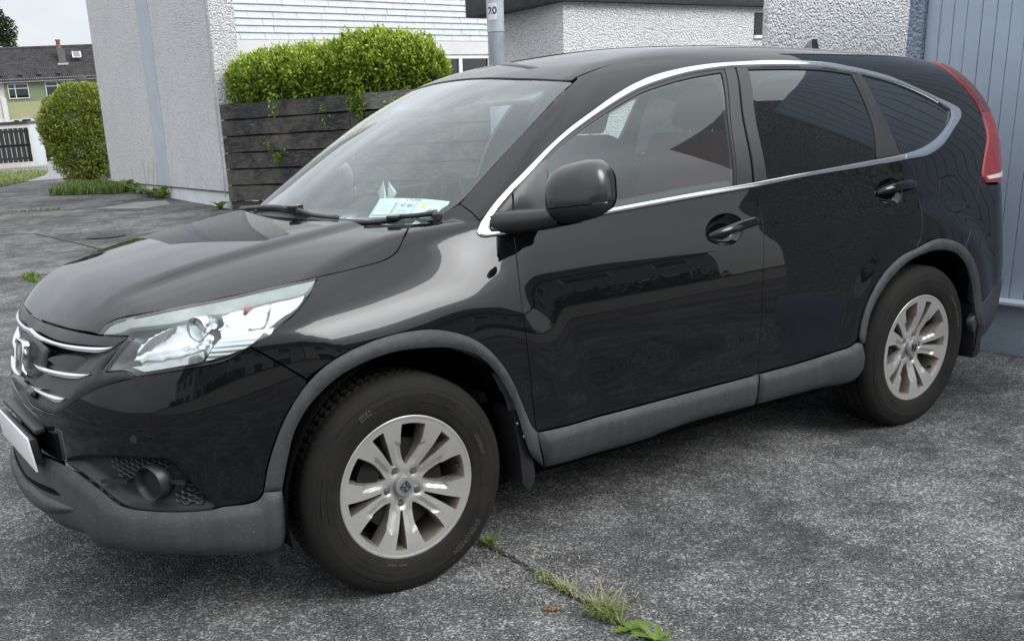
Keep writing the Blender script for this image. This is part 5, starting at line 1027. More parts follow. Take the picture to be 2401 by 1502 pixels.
rbl=[[(0,.535),(.4,.535),(.8,.53),(1.0,.515),tcur('rear_arch_cut')[0][-1]],[tcur('rear_arch_cut')[0][-1],(1.20,.40),(1.15,.33),(1.08,.30)],[(1.08,.30),(.7,.285),(0,.285)]]
patch('rear_bumper_skirt','rear',rbl,'faded_plastic',CAR,off=.004,skirt=.03,grid=.03,sym=True)
# ---- nose: grille
GR=panel('grille_back','grille','void_black',CAR,off=-.055,inset=0,skirt=0,sym=True,grid=.03)
panel('grille_top','grille_top_cover','satin_black',GR,sym=True,inset=.001,skirt=.05,grid=.02,off=-.001)
panel('grille_frame','grille_frame','satin_black',GR,sym=True,inset=.001,skirt=.05,grid=.012,offfn=bulge('grille_frame',.006,.02,-.006,True))
for k,h in (('chrome_bar_top',.014),('chrome_bar_mid',.012),('chrome_bar_low',.012)):
    T_=tcur(k); ribbon('chrome_bar','front',T_[0],T_[1][::-1],'chrome',(GR,GR),h*.8,-.008,back=.03)
bar_bridge=[[(0,.848),(.05,.848),(.115,.846)],[(.115,.846),(.115,.828),(.05,.826),(0,.826)]]
bA=from3d('front',[(-.885,-.170,.790),(-.872,-.239,.809),(-.825,-.436,.826),(-.818,-.481,.801),(-.868,-.321,.783)])
bB=from3d('front',[(-.902,-.170,.722),(-.887,-.256,.753),(-.863,-.374,.763),(-.85,-.428,.758),(-.88,-.358,.712),(-.895,-.265,.710)])
for bl in (bA,bB): patch('grille_blade','front',[list(map(tuple,bl))+[tuple(bl[0])]],'satin_black',GR,off=-.022,skirt=.03,pair=True)
hold=[[(0,.838),(.10,.832),(.20,.824)],[(.20,.824),(.185,.79),(.165,.745),(.13,.712),(0,.705)]]
patch('emblem_holder','front',hold,'satin_black',GR,off=-.016,skirt=.03,sym=True,offfn=rim_relief(hold,.006,.03,-.018,True))
def emblem(name,w,h,r,mat,parent,M,depth=None):
    """upright letter H inside a rounded frame, standing out by depth"""
    mb=MB(); d=depth or r*2; n=44; O=[];I=[]
    for i in range(n):
        a=2*PI*i/n; c,s=math.cos(a),math.sin(a); k=.30
        X=math.copysign(abs(c)**k,c)*w/2*(1+.10*math.copysign(abs(s)**k,s)); Z=math.copysign(abs(s)**k,s)*h/2; O.append((X,Z)); q=1-3.0*r/w; I.append((X*q,Z*(1-3.0*r/h)))
    V=[];
    for L_,y in ((O,0),(O,-d*.8),([( (a[0]+b[0])/2,(a[1]+b[1])/2) for a,b in zip(O,I)],-d),(I,-d*.8),(I,0)): V+= [M@Vector((x,y,z)) for x,z in L_]
    mb.add(V,[(k_*n+i,k_*n+(i+1)%n,(k_+1)*n+(i+1)%n,(k_+1)*n+i) for k_ in range(4) for i in range(n)])
    R3=M.to_3x3()
    for q_ in ([(-.43,.42),(-.22,.42),(-.17,0),(-.31,0)],[(-.31,0),(-.17,0),(-.19,-.42),(-.36,-.42)],[(.22,.42),(.43,.42),(.31,0),(.17,0)],[(.17,0),(.31,0),(.36,-.42),(.19,-.42)],[(-.175,.085),(.175,.085),(.175,-.085),(-.175,-.085)]):
        mb.prism([M@Vector((x*w*.86,0,z*h*.92)) for x,z in q_],R3@Vector((0,-d*.9,0)),(0,0,0))
    o=mb.build(name,mat,parent,angle=35)
    bm=bmesh.new(); bm.from_mesh(o.data); bmesh.ops.recalc_face_normals(bm,faces=bm.faces); bm.to_mesh(o.data); bm.free()
    return o
Mx=Matrix.Translation((-.900,0,.768))@Matrix.Rotation(-PI/2,4,'Z')@Matrix.Rotation(math.radians(-13),4,'X')
emblem('emblem',.116,.118,.0052,'chrome',GR,Mx,.020)
patch('bumper_ledge','front',[[(0,.699),(.05,.699),(.17,.690)],[(.17,.690),(.17,.664),(.05,.668),(0,.668)]],'black_paint',CAR,off=.010,skirt=.014,sym=True,offfn=rim_relief([[(0,.699),(.05,.699),(.17,.690)],[(.17,.690),(.17,.664),(.05,.668),(0,.668)]],.012,.014,.001,True))
# number plate (blank white)
NP=MB(); rt=Matrix.Rotation(math.radians(-6),3,'Y')
NP.box((-.972,0,.512),(.006,.52,.112),rt); np_=NP.build('number_plate','plate_white',CAR,bevel=.0015)
MB().box((-.955,0,.513),(.026,.47,.085),rt).build('plate_holder','black_plastic',np_,bevel=.004)
MB().box((-.935,0,.580),(.036,.50,.018),rt).build('plate_bracket','black_plastic',np_,bevel=.008)
# ---- headlights
def headlights():
    hb=panel('headlight','headlight','lamp_grey',CAR,pair=True,inset=.0015,skirt=0,grid=.014,offfn=bulge('headlight',-.050,.03,-.004))
    kw=dict(inset=0.,grid=.012,step=.008)
    kids('headlight','lens','glass_lamp',hb,off=.001,inset=.0015,skirt=.006,grid=.02)
    kids('hl_brow','lamp_brow','lamp_brow',hb,off=-.006,skirt=.02,**kw)
    kids('hl_low','low_beam_reflector','reflector_chrome',hb,skirt=.03,offfn=bulge('hl_low',-.022,.05,-.014),**kw)
    kids('hl_main','main_beam_reflector','reflector_chrome',hb,skirt=.03,offfn=bulge('hl_main',-.018,.04,-.008),**kw)
    kids('hl_turn','turn_signal','reflector_ribbed',hb,off=-.010,skirt=.03,**kw)
    kids('hl_marker','side_marker','reflector_ribbed',hb,off=-.010,skirt=.02,**kw)
    kids('hl_strip','position_lamp','reflector_chrome',hb,off=-.006,skirt=.02,**kw)
    for s,h in ((1,hb[0]),(-1,hb[1])):
        d=Vector((-.86,-.50*s,.03)).normalized(); q=d.to_track_quat('Y','Z').to_matrix().to_4x4(); c=Vector((-.553,-.728*s,.910))
        m=MB().lathe([(.030,-.05),(.0335,-.01),(.0345,.010),(.033,.014),(.0315,.010),(.031,-.004)],28); m.v=[tuple(Matrix.Translation(c)@q@Vector(v)) for v in m.v]; m.build('projector_ring','chrome',h,angle=40)
        m=MB().lathe([(.0305,-.006),(.026,.004),(.017,.011),(.008,.014),(.0001,.015)],24); m.v=[tuple(Matrix.Translation(c)@q@Vector(v)) for v in m.v]; m.build('projector_lens','glass_lamp',h,smooth=True)
        m=MB().lathe([(.0001,-.012),(.030,-.012)],24); m.v=[tuple(Matrix.Translation(c)@q@Vector(v)) for v in m.v]; m.build('projector_bowl','reflector_chrome',h,smooth=True)
        m=MB().lathe([(.0001,.022),(.006,.018),(.008,.008),(.007,-.01)],12); m.v=[tuple(Matrix.Translation(Vector((-.405,-.742*s,.945)))@q@Vector(v)) for v in m.v]; m.build('indicator_bulb','amber',h,smooth=True)
headlights()
# ---- fog lamps
def fogs():
    fb=panel('fog_bezel','fog_lamp_bezel','black_plastic',CAR,pair=True,inset=.001,skirt=.02,grid=.012,offfn=bulge('fog_bezel',-.030,.035,.0))
    poly=outline(TAB['fog_bezel'][1],.012)
    for s,h in ((1,fb[0]),(-1,fb[1])):
        d=Vector((-.90,-.44*s,-.02)).normalized(); q=d.to_track_quat('Y','Z').to_matrix().to_4x4(); c=Vector((-.725,-.672*s,.482)); T=Matrix.Translation(c)@q
        def L(prof,name,mat,n=32):
            m=MB().lathe(prof,n); m.v=[tuple(T@Vector(v)) for v in m.v]; return m.build(name,mat,h,angle=45)
        L([(.060,-.055),(.056,-.02),(.0535,.018),(.050,.024),(.0455,.020),(.038,-.018),(.036,-.030)],'fog_lamp_ring','satin_black')
        L([(.037,-.030),(.030,-.024),(.018,-.020),(.0001,-.018)],'fog_lamp_lens','glass_lamp')
        L([(.037,-.032),(.028,-.046),(.012,-.054),(.0001,-.055)],'fog_lamp_reflector','reflector_chrome')
        for a,b in (((-.838,-.520,.467),(-.782,-.618,.481)),((-.692,-.722,.486),(-.655,-.752,.484))):
            a=Vector((a[0],a[1]*s,a[2])); b=Vector((b[0],b[1]*s,b[2])); n=(b-a).normalized()
            side=Vector((-.75,-.65*s,0))*.010
            MB().prism([a-side*.5,b-side*1.6,b+side*1.2,a+side*.2],(0,0,-.005),(0,0,.005)).build('fog_lamp_fin','satin_black',h)
        # honeycomb
        mb=MB(); R=.0115
        zone=[outline([list(map(tuple,from3d('front',z)))+[tuple(from3d('front',z)[0])]],.01) for z in ([(-.823,-.564,.536),(-.78,-.637,.55),(-.703,-.726,.546),(-.687,-.74,.521),(-.737,-.691,.530),(-.781,-.634,.497),(-.811,-.584,.491)],[(-.667,-.755,.475),(-.643,-.772,.461),(-.622,-.788,.421),(-.672,-.752,.423),(-.69,-.738,.436)])]
        E=set()
        for i in range(60):
            for j in range(24):
                cx=.55+i*R*1.5; cz=.40+j*R*1.732*.8+(i%2)*R*.866*.8
                if any(inside(z,np.array([[cx,cz]]))[0] for z in zone):
                    P=[(round(cx+R*math.cos(k*PI/3),4),round(cz+R*.8*math.sin(k*PI/3),4)) for k in range(6)]
                    for k in range(6): E.add(tuple(sorted((P[k],P[(k+1)%6]))))
        if E:
            E=list(E); A,_=surf('front',np.array([e[0] for e in E]),-.020); Bb,_=surf('front',np.array([e[1] for e in E]),-.020)
            for a,b in zip(A,Bb): mb.tube([(a[0],a[1]*s,a[2]),(b[0],b[1]*s,b[2])],.0022,4,False)
            mb.build('honeycomb_mesh','satin_black',h)['kind']='stuff'
fogs()
p,n=surf('front',from3d('front',[(-.762,-.661,.614)]),.0005); d=Vector(n[0]); q=Matrix.Translation(p[0])@d.to_track_quat('Y','Z').to_matrix().to_4x4()
for s in (1,-1):
    m=MB().lathe([(.0115,-.002),(.0115,.0005),(.0103,.0005),(.0103,-.002)],28); m.lathe([(.0100,-.001),(.0095,.0006),(.0001,.0008)],28)
    m.v=[(v.x,v.y*s,v.z) for v in (q@Vector(v) for v in m.v)]; m.build('parking_sensor','satin_black',CAR,angle=40)
# ---- door handles
def handles():
    for key,pr,pts in (('dish_front',FD,[(1.322,-.862,.966),(1.345,-.862,.968),(1.391,-.861,.973),(1.441,-.859,.98),(1.507,-.856,.988),(1.566,-.855,.992),(1.59,-.857,.988)]),('dish_rear',RD,[(2.325,-.838,1.028),(2.345,-.838,1.031),(2.396,-.836,1.035),(2.456,-.834,1.038),(2.516,-.833,1.040),(2.556,-.834,1.037),(2.572,-.834,1.032)])):
        kids(key,'handle_recess','black_paint',pr,inset=-.001,skirt=0,grid=.010,step=.008,offfn=bulge(key,-.034,.045,-.001))
        Ps,Ns=surf('side',np.array([(a[0],a[2]) for a in pts]),np.array([.002,.016,.030,.033,.030,.022,.002]))
        for s,par in ((1,pr[0]),(-1,pr[1])):
            m=MB(); w=[.008,.014,.0175,.0185,.018,.016,.006]; tk=[.004,.008,.010,.010,.010,.010,.004]; rows=[]
            C_=crom(np.c_[Ps,w,tk],.01); 
            for r in C_:
                up=Vector((0,.35,1)).normalized(); out=Vector((0,-1,.3)).normalized()
                for k in range(12):
                    a=2*PI*k/12; v=Vector(r[:3])+up*math.cos(a)*r[3]+out*math.sin(a)*r[4]; m.v.append((v.x,v.y*s,v.z))
            for i in range(len(C_)-1):
                for k in range(12):
                    f_=(i*12+k,i*12+(k+1)%12,(i+1)*12+(k+1)%12,(i+1)*12+k); m.f.append(f_ if s>0 else f_[::-1])
            m.f.append(tuple(range(12))[::-1]); m.f.append(tuple((len(C_)-1)*12+k for k in range(12)))
            m.build('door_handle','black_paint',par,smooth=True)
handles()
# ---- exterior mirrors
def mirror(s,par,fold=0.):
    """rounded housing; upper shell dark paint, lower third plastic"""
    M=Matrix.Translation((.612+.13*fold,-1.003+.10*fold,1.190))@Matrix.Rotation(math.radians(-50*fold),4,'Z')@Matrix.Rotation(math.radians(14),4,'Z')@Matrix.Rotation(math.radians(-3),4,'X')
    def shell(z0,z1,name,mat,grow=1.0):
        m=MB(); nz,na=16,44
        for i in range(nz+1):
            t=z0+(z1-z0)*i/nz; t=max(-.999,min(.999,t)); k=(1-abs(t)**2.8)**(1/2.8)
            for j in range(na):
                a=2*PI*j/na; c,sn=math.cos(a),math.sin(a); e=.70
                X=math.copysign(abs(c)**e,c); Y=math.copysign(abs(sn)**e,sn)
                X=X*(.085 if X<0 else .050)*k*grow*(1+.10*Y); Y=Y*(.108-.010*t*(1 if Y<0 else .2))*k*grow
                Zz=t*(.092 if t>0 else .090)*(1-.10*(Y/.1) if t>0 else 1+.12*(Y/.1))
                p=M@Vector((X+.012*t,Y,Zz)); m.v.append((p.x,p.y*s,p.z))
        for i in range(nz):
            for j in range(na):
                f_=(i*na+j,i*na+(j+1)%na,(i+1)*na+(j+1)%na,(i+1)*na+j); m.f.append(f_ if s>0 else f_[::-1])
        m.f.append(tuple(range(na))[::-1] if s>0 else tuple(range(na))); m.f.append(tuple(nz*na+j for j in range(na)) if s>0 else tuple(nz*na+j for j in range(na))[::-1])
        return m.build(name,mat,par,angle=60)
    up=shell(-.42,1.0,'door_mirror','mirror_paint'); lo=shell(-1.0,-.45,'mirror_base','black_plastic',.985); 
    def add(name,mat,pts,r,flat=1.):
        m=MB().tube([(x,y*s,z) for x,y,z in pts],r,10); o=m.build(name,mat,up,smooth=True); return o
    ind=[tuple(M@Vector((-.085*math.cos(a)*(1.01)+.0,-.108*math.sin(a)*1.0,-.036-.0*a)) ) for a in np.linspace(.75,1.25,8)]
    add('indicator_strip','clear_lens',ind,.0035)
    # arm to the door
    m=MB(); secs=[((.505,-.79,1.098),.105,.040),((.525,-.845,1.103),.085,.037),((.555,-.90,1.108),.070,.034),((.600,-.965,1.118),.062,.030)]
    for c,w,h in secs:
        for k in range(12):
            a=2*PI*k/12; cx=math.copysign(abs(math.cos(a))**.6,math.cos(a)); cz=math.copysign(abs(math.sin(a))**.6,math.sin(a))
            m.v.append((c[0]+cx*w,(c[1])*s,c[2]+cz*h))
    for i in range(len(secs)-1):
        for k in range(12):
            f_=(i*12+k,i*12+(k+1)%12,(i+1)*12+(k+1)%12,(i+1)*12+k); m.f.append(f_[::-1] if s>0 else f_)
    m.build('mirror_arm','satin_black',par,smooth=True)
    g=MB(); R=[]
    for j in range(32):
        a=2*PI*j/32; c,sn=math.cos(a),math.sin(a); p=M@Vector((.0485,.092*math.copysign(abs(c)**.6,c),.072*math.copysign(abs(sn)**.6,sn))); R.append((p.x,p.y*s,p.z))
    g.add(R,[tuple(range(32))]); g.build('mirror_glass','chrome',up)
m_,nt_,b_=principled('mirror_paint',(.010,.0105,.012),.26,0,.5,.5,.16)
mirror(1,F0); mirror(-1,F1,1.)
# ---- wipers, cowl, aerial
cow=[[(.03,0),(.045,-.2),(.09,-.4),(.15,-.6),(.185,-.685)],[(.185,-.685),(.30,-.69)],[(.30,-.69),(.20,-.58),(.132,-.4),(.085,-.2),(.07,0)]]
patch('cowl_panel','top',cow,'black_plastic',CAR,off=-.012,skirt=.02,sym=True,grid=.03)
def wiper(arm,blade,pivot):
    P=lambda L,h:[Vector(p)+Vector((-.005,0,h)) for p in L]
    m=MB(); a=P(arm,.012); m.tube(crom(a,.02).tolist(),[.010]*2+[.008]*(len(crom(a,.02))-3)+[.007],8)
    o=m.build('wiper','satin_black',CAR,smooth=True)
    b=crom(P(blade,.008),.02); m=MB(); m.tube(b.tolist(),[.004]+[.009]*(len(b)-2)+[.004],8); m.build('wiper_blade','black_plastic',o,smooth=True)
    c=b[len(b)//12]; MB().box(tuple(Vector(b[1])+Vector((0,0,.008))),(.045,.045,.016),Matrix.Rotation(.6,3,'Z')).build('wiper_clip','gloss_black',o,bevel=.005)
    MB().lathe([(.016,-.03),(.016,.012),(.010,.018),(.0001,.019)],16,'z',tuple(Vector(pivot))).build('wiper_pivot','black_plastic',o,angle=40)
wiper([(.315,-.655,1.128),(.253,-.605,1.122),(.207,-.555,1.121)],[(.222,-.575,1.117),(.150,-.50,1.110),(.085,-.36,1.112),(.055,-.24,1.118)],(.30,-.665,1.125))
wiper([(.105,-.36,1.118),(.085,-.22,1.125),(.075,-.11,1.142)],[(.078,-.115,1.143),(.085,.09,1.144),(.11,.34,1.13),(.16,.60,1.112)],(.11,-.375,1.11))
fin=[(2.86,0,1.604),(2.90,0,1.640),(2.935,0,1.668),(2.965,0,1.682),(2.998,0,1.682),(3.004,0,1.60)]
m=MB()
for w,sc in ((-.020,0),(-.004,1),(.004,1),(.020,0)):
    for x,_,z in fin: m.v.append((x+(0 if sc else (.004 if x<2.95 else -.004)),w,(z if sc else min(z,1.64))-(0 if sc else .002)))
k=len(fin)
for i in range(3):
    for j in range(k-1): m.f.append((i*k+j,i*k+j+1,(i+1)*k+j+1,(i+1)*k+j))
m.build('aerial_fin','gloss_black',CAR,angle=50)
# ---- underbody and wheel wells
MB().box((1.3,0,.31),(1.9,1.60,.16)).box((-.45,0,.36),(.40,1.45,.2)).box((3.2,0,.42),(.5,1.5,.2)).build('underbody','void_black',CAR)
for s in (1,-1):
    for cx,ro in ((.02,.440),(2.635,.432)):
        m=MB(); n=30
        for i in range(n+1):
            a=-.2+(PI+.4)*i/n; m.v+= [(cx+ro*math.cos(a),-.90*s,.345+ro*math.sin(a)),(cx+ro*math.cos(a),-.52*s,.345+ro*math.sin(a))]
        for i in range(n): f_=(2*i,2*i+1,2*i+3,2*i+2); m.f.append(f_ if s>0 else f_[::-1])
        k=len(m.v); m.v+= [(cx+ro*math.cos(-.2+(PI+.4)*i/n),-.52*s,.345+ro*math.sin(-.2+(PI+.4)*i/n)) for i in range(n+1)]; m.f.append(tuple(range(k,k+n+1)))
        m.build('wheel_well','void_black',CAR,smooth=False)
def flap(s,pts,y0,y1,name='mud_flap',tk=.006):
    m=MB().prism([(x,y0*s,z) for x,z in pts],(0,0,0),(0,(y1-y0)*s,0)); o=m.build(name,'black_plastic',CAR,bevel=.004)
    bm=bmesh.new(); bm.from_mesh(o.data); bmesh.ops.recalc_face_normals(bm,faces=bm.faces); bm.to_mesh(o.data); bm.free()
    for (x,z) in (pts[1][0]+.004,pts[1][1]-.05),(pts[1][0]+.03,pts[2][1]+.05):
        mm=MB().lathe([(.0001,-.006),(.006,-.004),(.007,.002)],10,'y',(x-.012,(y0-.001)*s if s>0 else (y0)*s,z)); mm.build('flap_screw','nut_metal',o,smooth=True)
for s in (1,-1):
    flap(s,[(.395,.515),(.420,.520),(.470,.37),(.482,.27),(.470,.238),(.445,.232),(.428,.26),(.420,.36)],-.908,-.80)
    flap(s,[(3.045,.50),(3.075,.50),(3.115,.36),(3.115,.245),(3.095,.225),(3.06,.225),(3.055,.30)],-.895,-.80)
    MB().prism([(-.51,-.80*s,.25),(-.425,-.80*s,.25),(-.428,-.80*s,.165)],(0,-.01,0),(0,.01,0)).build('air_deflector','black_plastic',CAR)
# ------------------------------------------------------------------ wheels
TYRE_PROF=[(.222,.088),(.232,.101),(.243,.1065),(.256,.1095),(.270,.112),(.283,.1135),(.292,.1130),(.297,.1143),(.301,.1130),(.312,.1105),(.324,.1065),(.334,.101),(.343,.094),(.3495,.085)]
def tyre_mesh():
    na=300; side=TYRE_PROF; V=[];F_=[]
    # across the tread: (y, radius, kind) ; kind 0 block, 1 groove, 2 shoulder block
    tread=[(.080,.3530,2),(.068,.3545,2),(.058,.3550,2),(.0575,.346,1),(.049,.346,1),(.0485,.3553,0),(.036,.3556,0),(.024,.3558,0),(.0235,.346,1),(.015,.346,1),(.0145,.3560,0),(0,.3560,0)]
    prof=[(r,y,3) for r,y in side]+[(r,y,k) for y,r,k in tread]
    prof=prof+[(r,-y,k) for r,y,k in prof[::-1][1:]]; m=len(prof)
    for j in range(na):
        a=2*PI*j/na; ph=j%4
        for i,(r,y,k) in enumerate(prof):
            rr=r; aa=a
            if k==2: rr=r-(.0022 if ph==0 else (.0008 if ph==2 else 0)); 
            elif k==0: rr=r-(.0055 if (j+2)%4==0 else 0); aa=a+.010*math.sin(y*60)
            elif k==3 and r>.335: rr=r-(.0008 if ph==0 else 0)
            x=rr*math.cos(aa); z=rr*math.sin(aa); z=max(z,-.3445)
            V.append((x,-y,z))
    for j in range(na):
        for i in range(m-1):
            a=j*m+i; b=a+1; c=((j+1)%na)*m+i+1; d=((j+1)%na)*m+i; F_.append((a,d,c,b))
    return V,F_
def rim_parts(base_deg):
    """alloy face in wheel coordinates: outer side at -y"""
    RO=.2225
    cir=np.array([(RO*math.cos(a),RO*math.sin(a)) for a in np.linspace(0,2*PI,160,endpoint=False)])
    holes=[]; 
    def poly_hole(prof,phi):
        up=[(r,phi+math.radians(h1)) for r,h0,h1 in prof]; dn=[(r,phi+math.radians(h0)) for r,h0,h1 in prof][::-1]
        return outline([[(r*math.cos(a),r*math.sin(a)) for r,a in up],[(up[-1][0]*math.cos(a),up[-1][0]*math.sin(a)) for a in np.linspace(up[-1][1],dn[0][1],5)],[(r*math.cos(a),r*math.sin(a)) for r,a in dn],[(dn[-1][0]*math.cos(dn[-1][1]),dn[-1][0]*math.sin(dn[-1][1])),(up[0][0]*math.cos(up[0][1]),up[0][0]*math.sin(up[0][1]))]],.006)
    wide=[(.068,-1.5,1.5),(.078,-6,6),(.092,-10,9.5),(.110,-12.8,12.2),(.132,-14.2,13.6),(.158,-14.0,13.6),(.182,-12.8,12.8),(.198,-12,12.),(.207,-11.5,11.5)]
    nar=[(.080,-2.2,2.2),(.10,-3.2,3.2),(.13,-4.2,4.2),(.16,-5.0,5.0),(.185,-5.6,5.6),(.205,-6.0,6.0)]
    nuts=[math.radians(base_deg+72*k) for k in range(5)]
    for a in nuts: holes.append(poly_hole(nar,a)); holes.append(poly_hole(wide,a+math.radians(36)))
    def height(q):
        r=np.hypot(q[:,0],q[:,1]); ph=np.arctan2(q[:,1],q[:,0])
        h=.100-.030*np.clip(1-r/RO,0,1)**1.1
        dn=np.abs((ph-math.radians(base_deg)+PI/5)%(2*PI/5)-PI/5)       # angle from the nearest narrow slot
        mid=math.radians(14.2); t=dn-mid
        arm=np.abs(t)*r
        kink=np.clip((.150-r)/.02,0,1)*np.clip((r-.06)/.03,0,1)
        h=h-.0085*np.clip(-t*r/.010+.25,0,1)*kink*0 - .0065*np.clip(t*r/.010+.30,0,1)*np.clip((.160-r-.8*np.maximum(t*r,0))/.010,0,1)*np.clip((r-.055)/.03,0,1) - .006*np.clip((.150-r)/.06,0,1)
        h=h-.006*np.exp(-((r-.057)/.014)**2)*np.exp(-(dn*r/.013)**2)*2.0
        return h
    v2,F2=tri(cir,.0065,holes)
    h=height(v2); V=[(x,-hh,z) for (x,z),hh in zip(v2,h)]
    F2=[f_ for f_ in F2]
    P=np.array(V); fa=np.array([f_[:3] for f_ in F2]); c=np.cross(P[fa[:,1]]-P[fa[:,0]],P[fa[:,2]]-P[fa[:,0]])
    if (c[:,1]<0).mean()<.5: F2=[f_[::-1] for f_ in F2]
    # hole walls
    W=MB()
    for ho in holes:
        hh=height(ho); cen=ho.mean(0); n=len(ho)
        A=[(x,-a,z) for (x,z),a in zip(ho,hh)]; sh=cen+(ho-cen)*.90
        Bm=[(x*.3+X*.7,-(a-.008),z*.3+Z*.7) for (x,z),(X,Z),a in zip(ho,sh,hh)]; Cm=[(x,-(a-.050),z) for (x,z),a in zip(sh,hh)]
        W.add(A+Bm+Cm,[(i,(i+1)%n,n+(i+1)%n,n+i) for i in range(n)]+[(n+i,n+(i+1)%n,2*n+(i+1)%n,2*n+i) for i in range(n)])
    return (V,F2),W,nuts
RIMS={}
def wheel(name,loc,steer,base,side,bare=False):
    s=side
    W=empty(name,loc,0,parent=CAR); R=Matrix.Rotation(steer,4,'Z')@(Matrix.Identity(4) if s>0 else Matrix.Rotation(PI,4,'Z')); W.matrix_local=Matrix.Translation(loc)@R
    if 'tyre' not in RIMS:
        V,F_=tyre_mesh(); RIMS['tyre']=mesh_obj('tyre',V,F_,'rubber',W,True).data; RIMS['tyre'].set_sharp_from_angle(angle=math.radians(38)); ty=[o for o in W.children if o.name.startswith('tyre')][0]
    else: ty=obj_from('tyre',RIMS['tyre'],W)
    if base not in RIMS:
        (V,F_),Wl,nuts=rim_parts(base); o=mesh_obj('rim',V,F_,'alloy',W,True); o.data.set_sharp_from_angle(angle=math.radians(16)); 
        w=Wl.build('spoke_sides','alloy_side',o,angle=40); bm=bmesh.new(); bm.from_mesh(w.data); bmesh.ops.recalc_face_normals(bm,faces=bm.faces); bm.to_mesh(w.data); bm.free()
        RIMS[base]=(o.data,w.data,nuts)
    else:
        o=obj_from('rim',RIMS[base][0],W); obj_from('spoke_sides',RIMS[base][1],o)
    nuts=RIMS[base][2]
    if 'lip' not in RIMS:
        RIMS['lip']=MB().lathe([(.2210,-.1000),(.2255,-.1018),(.2300,-.1020),(.2325,-.1000),(.2330,-.096),(.230,-.090)],120).build('rim_lip','alloy',o,smooth=True).data
        RIMS['barrel']=MB().lathe([(.2225,-.100),(.210,-.072),(.203,-.045),(.200,.0),(.203,.09)],80).build('rim_barrel','alloy_side',o,smooth=True).data
        RIMS['cap']=MB().lathe([(.0335,-.070),(.0335,-.0835),(.0315,-.0860),(.0275,-.0865),(.0001,-.0868)],40).build('centre_cap','cap_grey',o,angle=40).data
        n=MB()
        n.lathe([(.0001,-.074),(.0085,-.0735),(.0102,-.070),(.0102,-.050)],6); RIMS['nut']=n.build('wheel_nut','nut_metal',o,angle=25).data
        bpy.data.objects.remove([c for c in o.children if c.name.startswith('wheel_nut')][0])
        RIMS['well']=MB().lathe([(.0175,-.0660),(.0165,-.055),(.0001,-.053)],20).build('nut_recess','black_plastic',o,smooth=True).data
        bpy.data.objects.remove([c for c in o.children if c.name.startswith('nut_recess')][0])
        RIMS['disc']=MB().lathe([(.055,-.052),(.148,-.050),(.148,-.030),(.055,-.030)],64).build('brake_disc','brake_metal',W,angle=40).data
        RIMS['drum']=MB().lathe([(.0001,-.060),(.075,-.058),(.078,-.03),(.19,.02),(.2,.06)],48).build('hub','void_black',W,smooth=True).data
        RIMS['emblem']=emblem('cap_emblem',.030,.031,.0013,'ink',o,Matrix.Translation((0,-.0875,0))).data
    else:
        for k,nm,p in (('lip','rim_lip',o),('barrel','rim_barrel',o),('cap','centre_cap',o),('disc','brake_disc',W),('drum','hub',W),('emblem','cap_emblem',o)): obj_from(nm,RIMS[k],p)
    for c in o.children:
        if c.name.startswith('cap_emblem'): c.matrix_local=Matrix.Rotation(-math.radians(base-8 if base<60 else base-78),4,'Y')
    for a in nuts:
        T=Matrix.Translation((.0572*math.cos(a),0,.0572*math.sin(a)))
        obj_from('wheel_nut',RIMS['nut'],o,T); obj_from('nut_recess',RIMS['well'],o,T)
    m=MB(); ca=2.5; 
    for k in range(9):
        a=ca+(k-4)*.11; m.v+= [(r*math.cos(a),y,r*math.sin(a)) for r in (.095,.165) for y in (-.068,-.02)]
    for k in range(8):
        b=4*k; m.f+= [(b,b+4,b+6,b+2),(b+1,b+3,b+7,b+5),(b+2,b+6,b+7,b+3),(b,b+1,b+5,b+4)]
    m.build('brake_caliper','brake_metal',W,smooth=False)
    vv=math.radians(base+36-72) if base<60 else math.radians(base-108)
    MB().tube([(.203*math.cos(vv),-.062,.203*math.sin(vv)),(.190*math.cos(vv),-.082,.190*math.sin(vv))],[.0055,.004],8).build('tyre_valve','black_plastic',W,smooth=True)
    return W,ty
m_,nt_,b_=principled('alloy_side',(.34,.31,.28),.45,.8)
v_=coords(nt_,'Object'); nt_.links.new(ramp(nt_,noise(nt_,v_,16,5,.7),[(.32,(.46,.44,.41)),(.58,(.34,.29,.24)),(.78,(.15,.105,.07))]),b_.inputs['Base Color'])
FW,FT=wheel('wheel',(0,-.79,.345),-.056,44,1)
RW,RT=wheel('wheel',(2.62,-.79,.345),0.,72,1)
wheel('wheel',(0,.79,.345),-.056,44,-1); wheel('wheel',(2.62,.79,.345),0.,72,-1)
def side_y(r):
    P=sorted(TYRE_PROF); return float(np.interp(r,[p[0] for p in P],[p[1] for p in P]))
def tyre_text(txt,size,r0,a0,par,bottom=False,name='sidewall_lettering'):
    v,f_=text_geo(txt,size,.0012,.0004); out=[]
    for x,y,z in v:
        if bottom: rr=r0-y; a=a0+x/r0; 
        else: rr=r0+y; a=a0-x/r0
        out.append((rr*math.cos(a),-(side_y(rr)+.0004+z+.0006),rr*math.sin(a)))
    mesh_obj(name,out,f_,'rubber_letter',par)
tyre_text('ES82',.024,.291,math.radians(117),FT)
tyre_text('EVERGREEN',.026,.291,math.radians(-47),FT)
tyre_text('RADIAL  TUBELESS',.0085,.250,math.radians(-104),FT); tyre_text('225/65R17',.017,.275,math.radians(20),FT)
def arc_ridge(r,a0,a1,par,w=.0016):
    pts=[(r*math.cos(a),-(side_y(r)+.0002),r*math.sin(a)) for a in np.linspace(math.radians(a0),math.radians(a1),max(6,int(abs(a1-a0)/3)))]
    MB().tube(pts,w,6).build('sidewall_ridge','rubber',par,smooth=True)
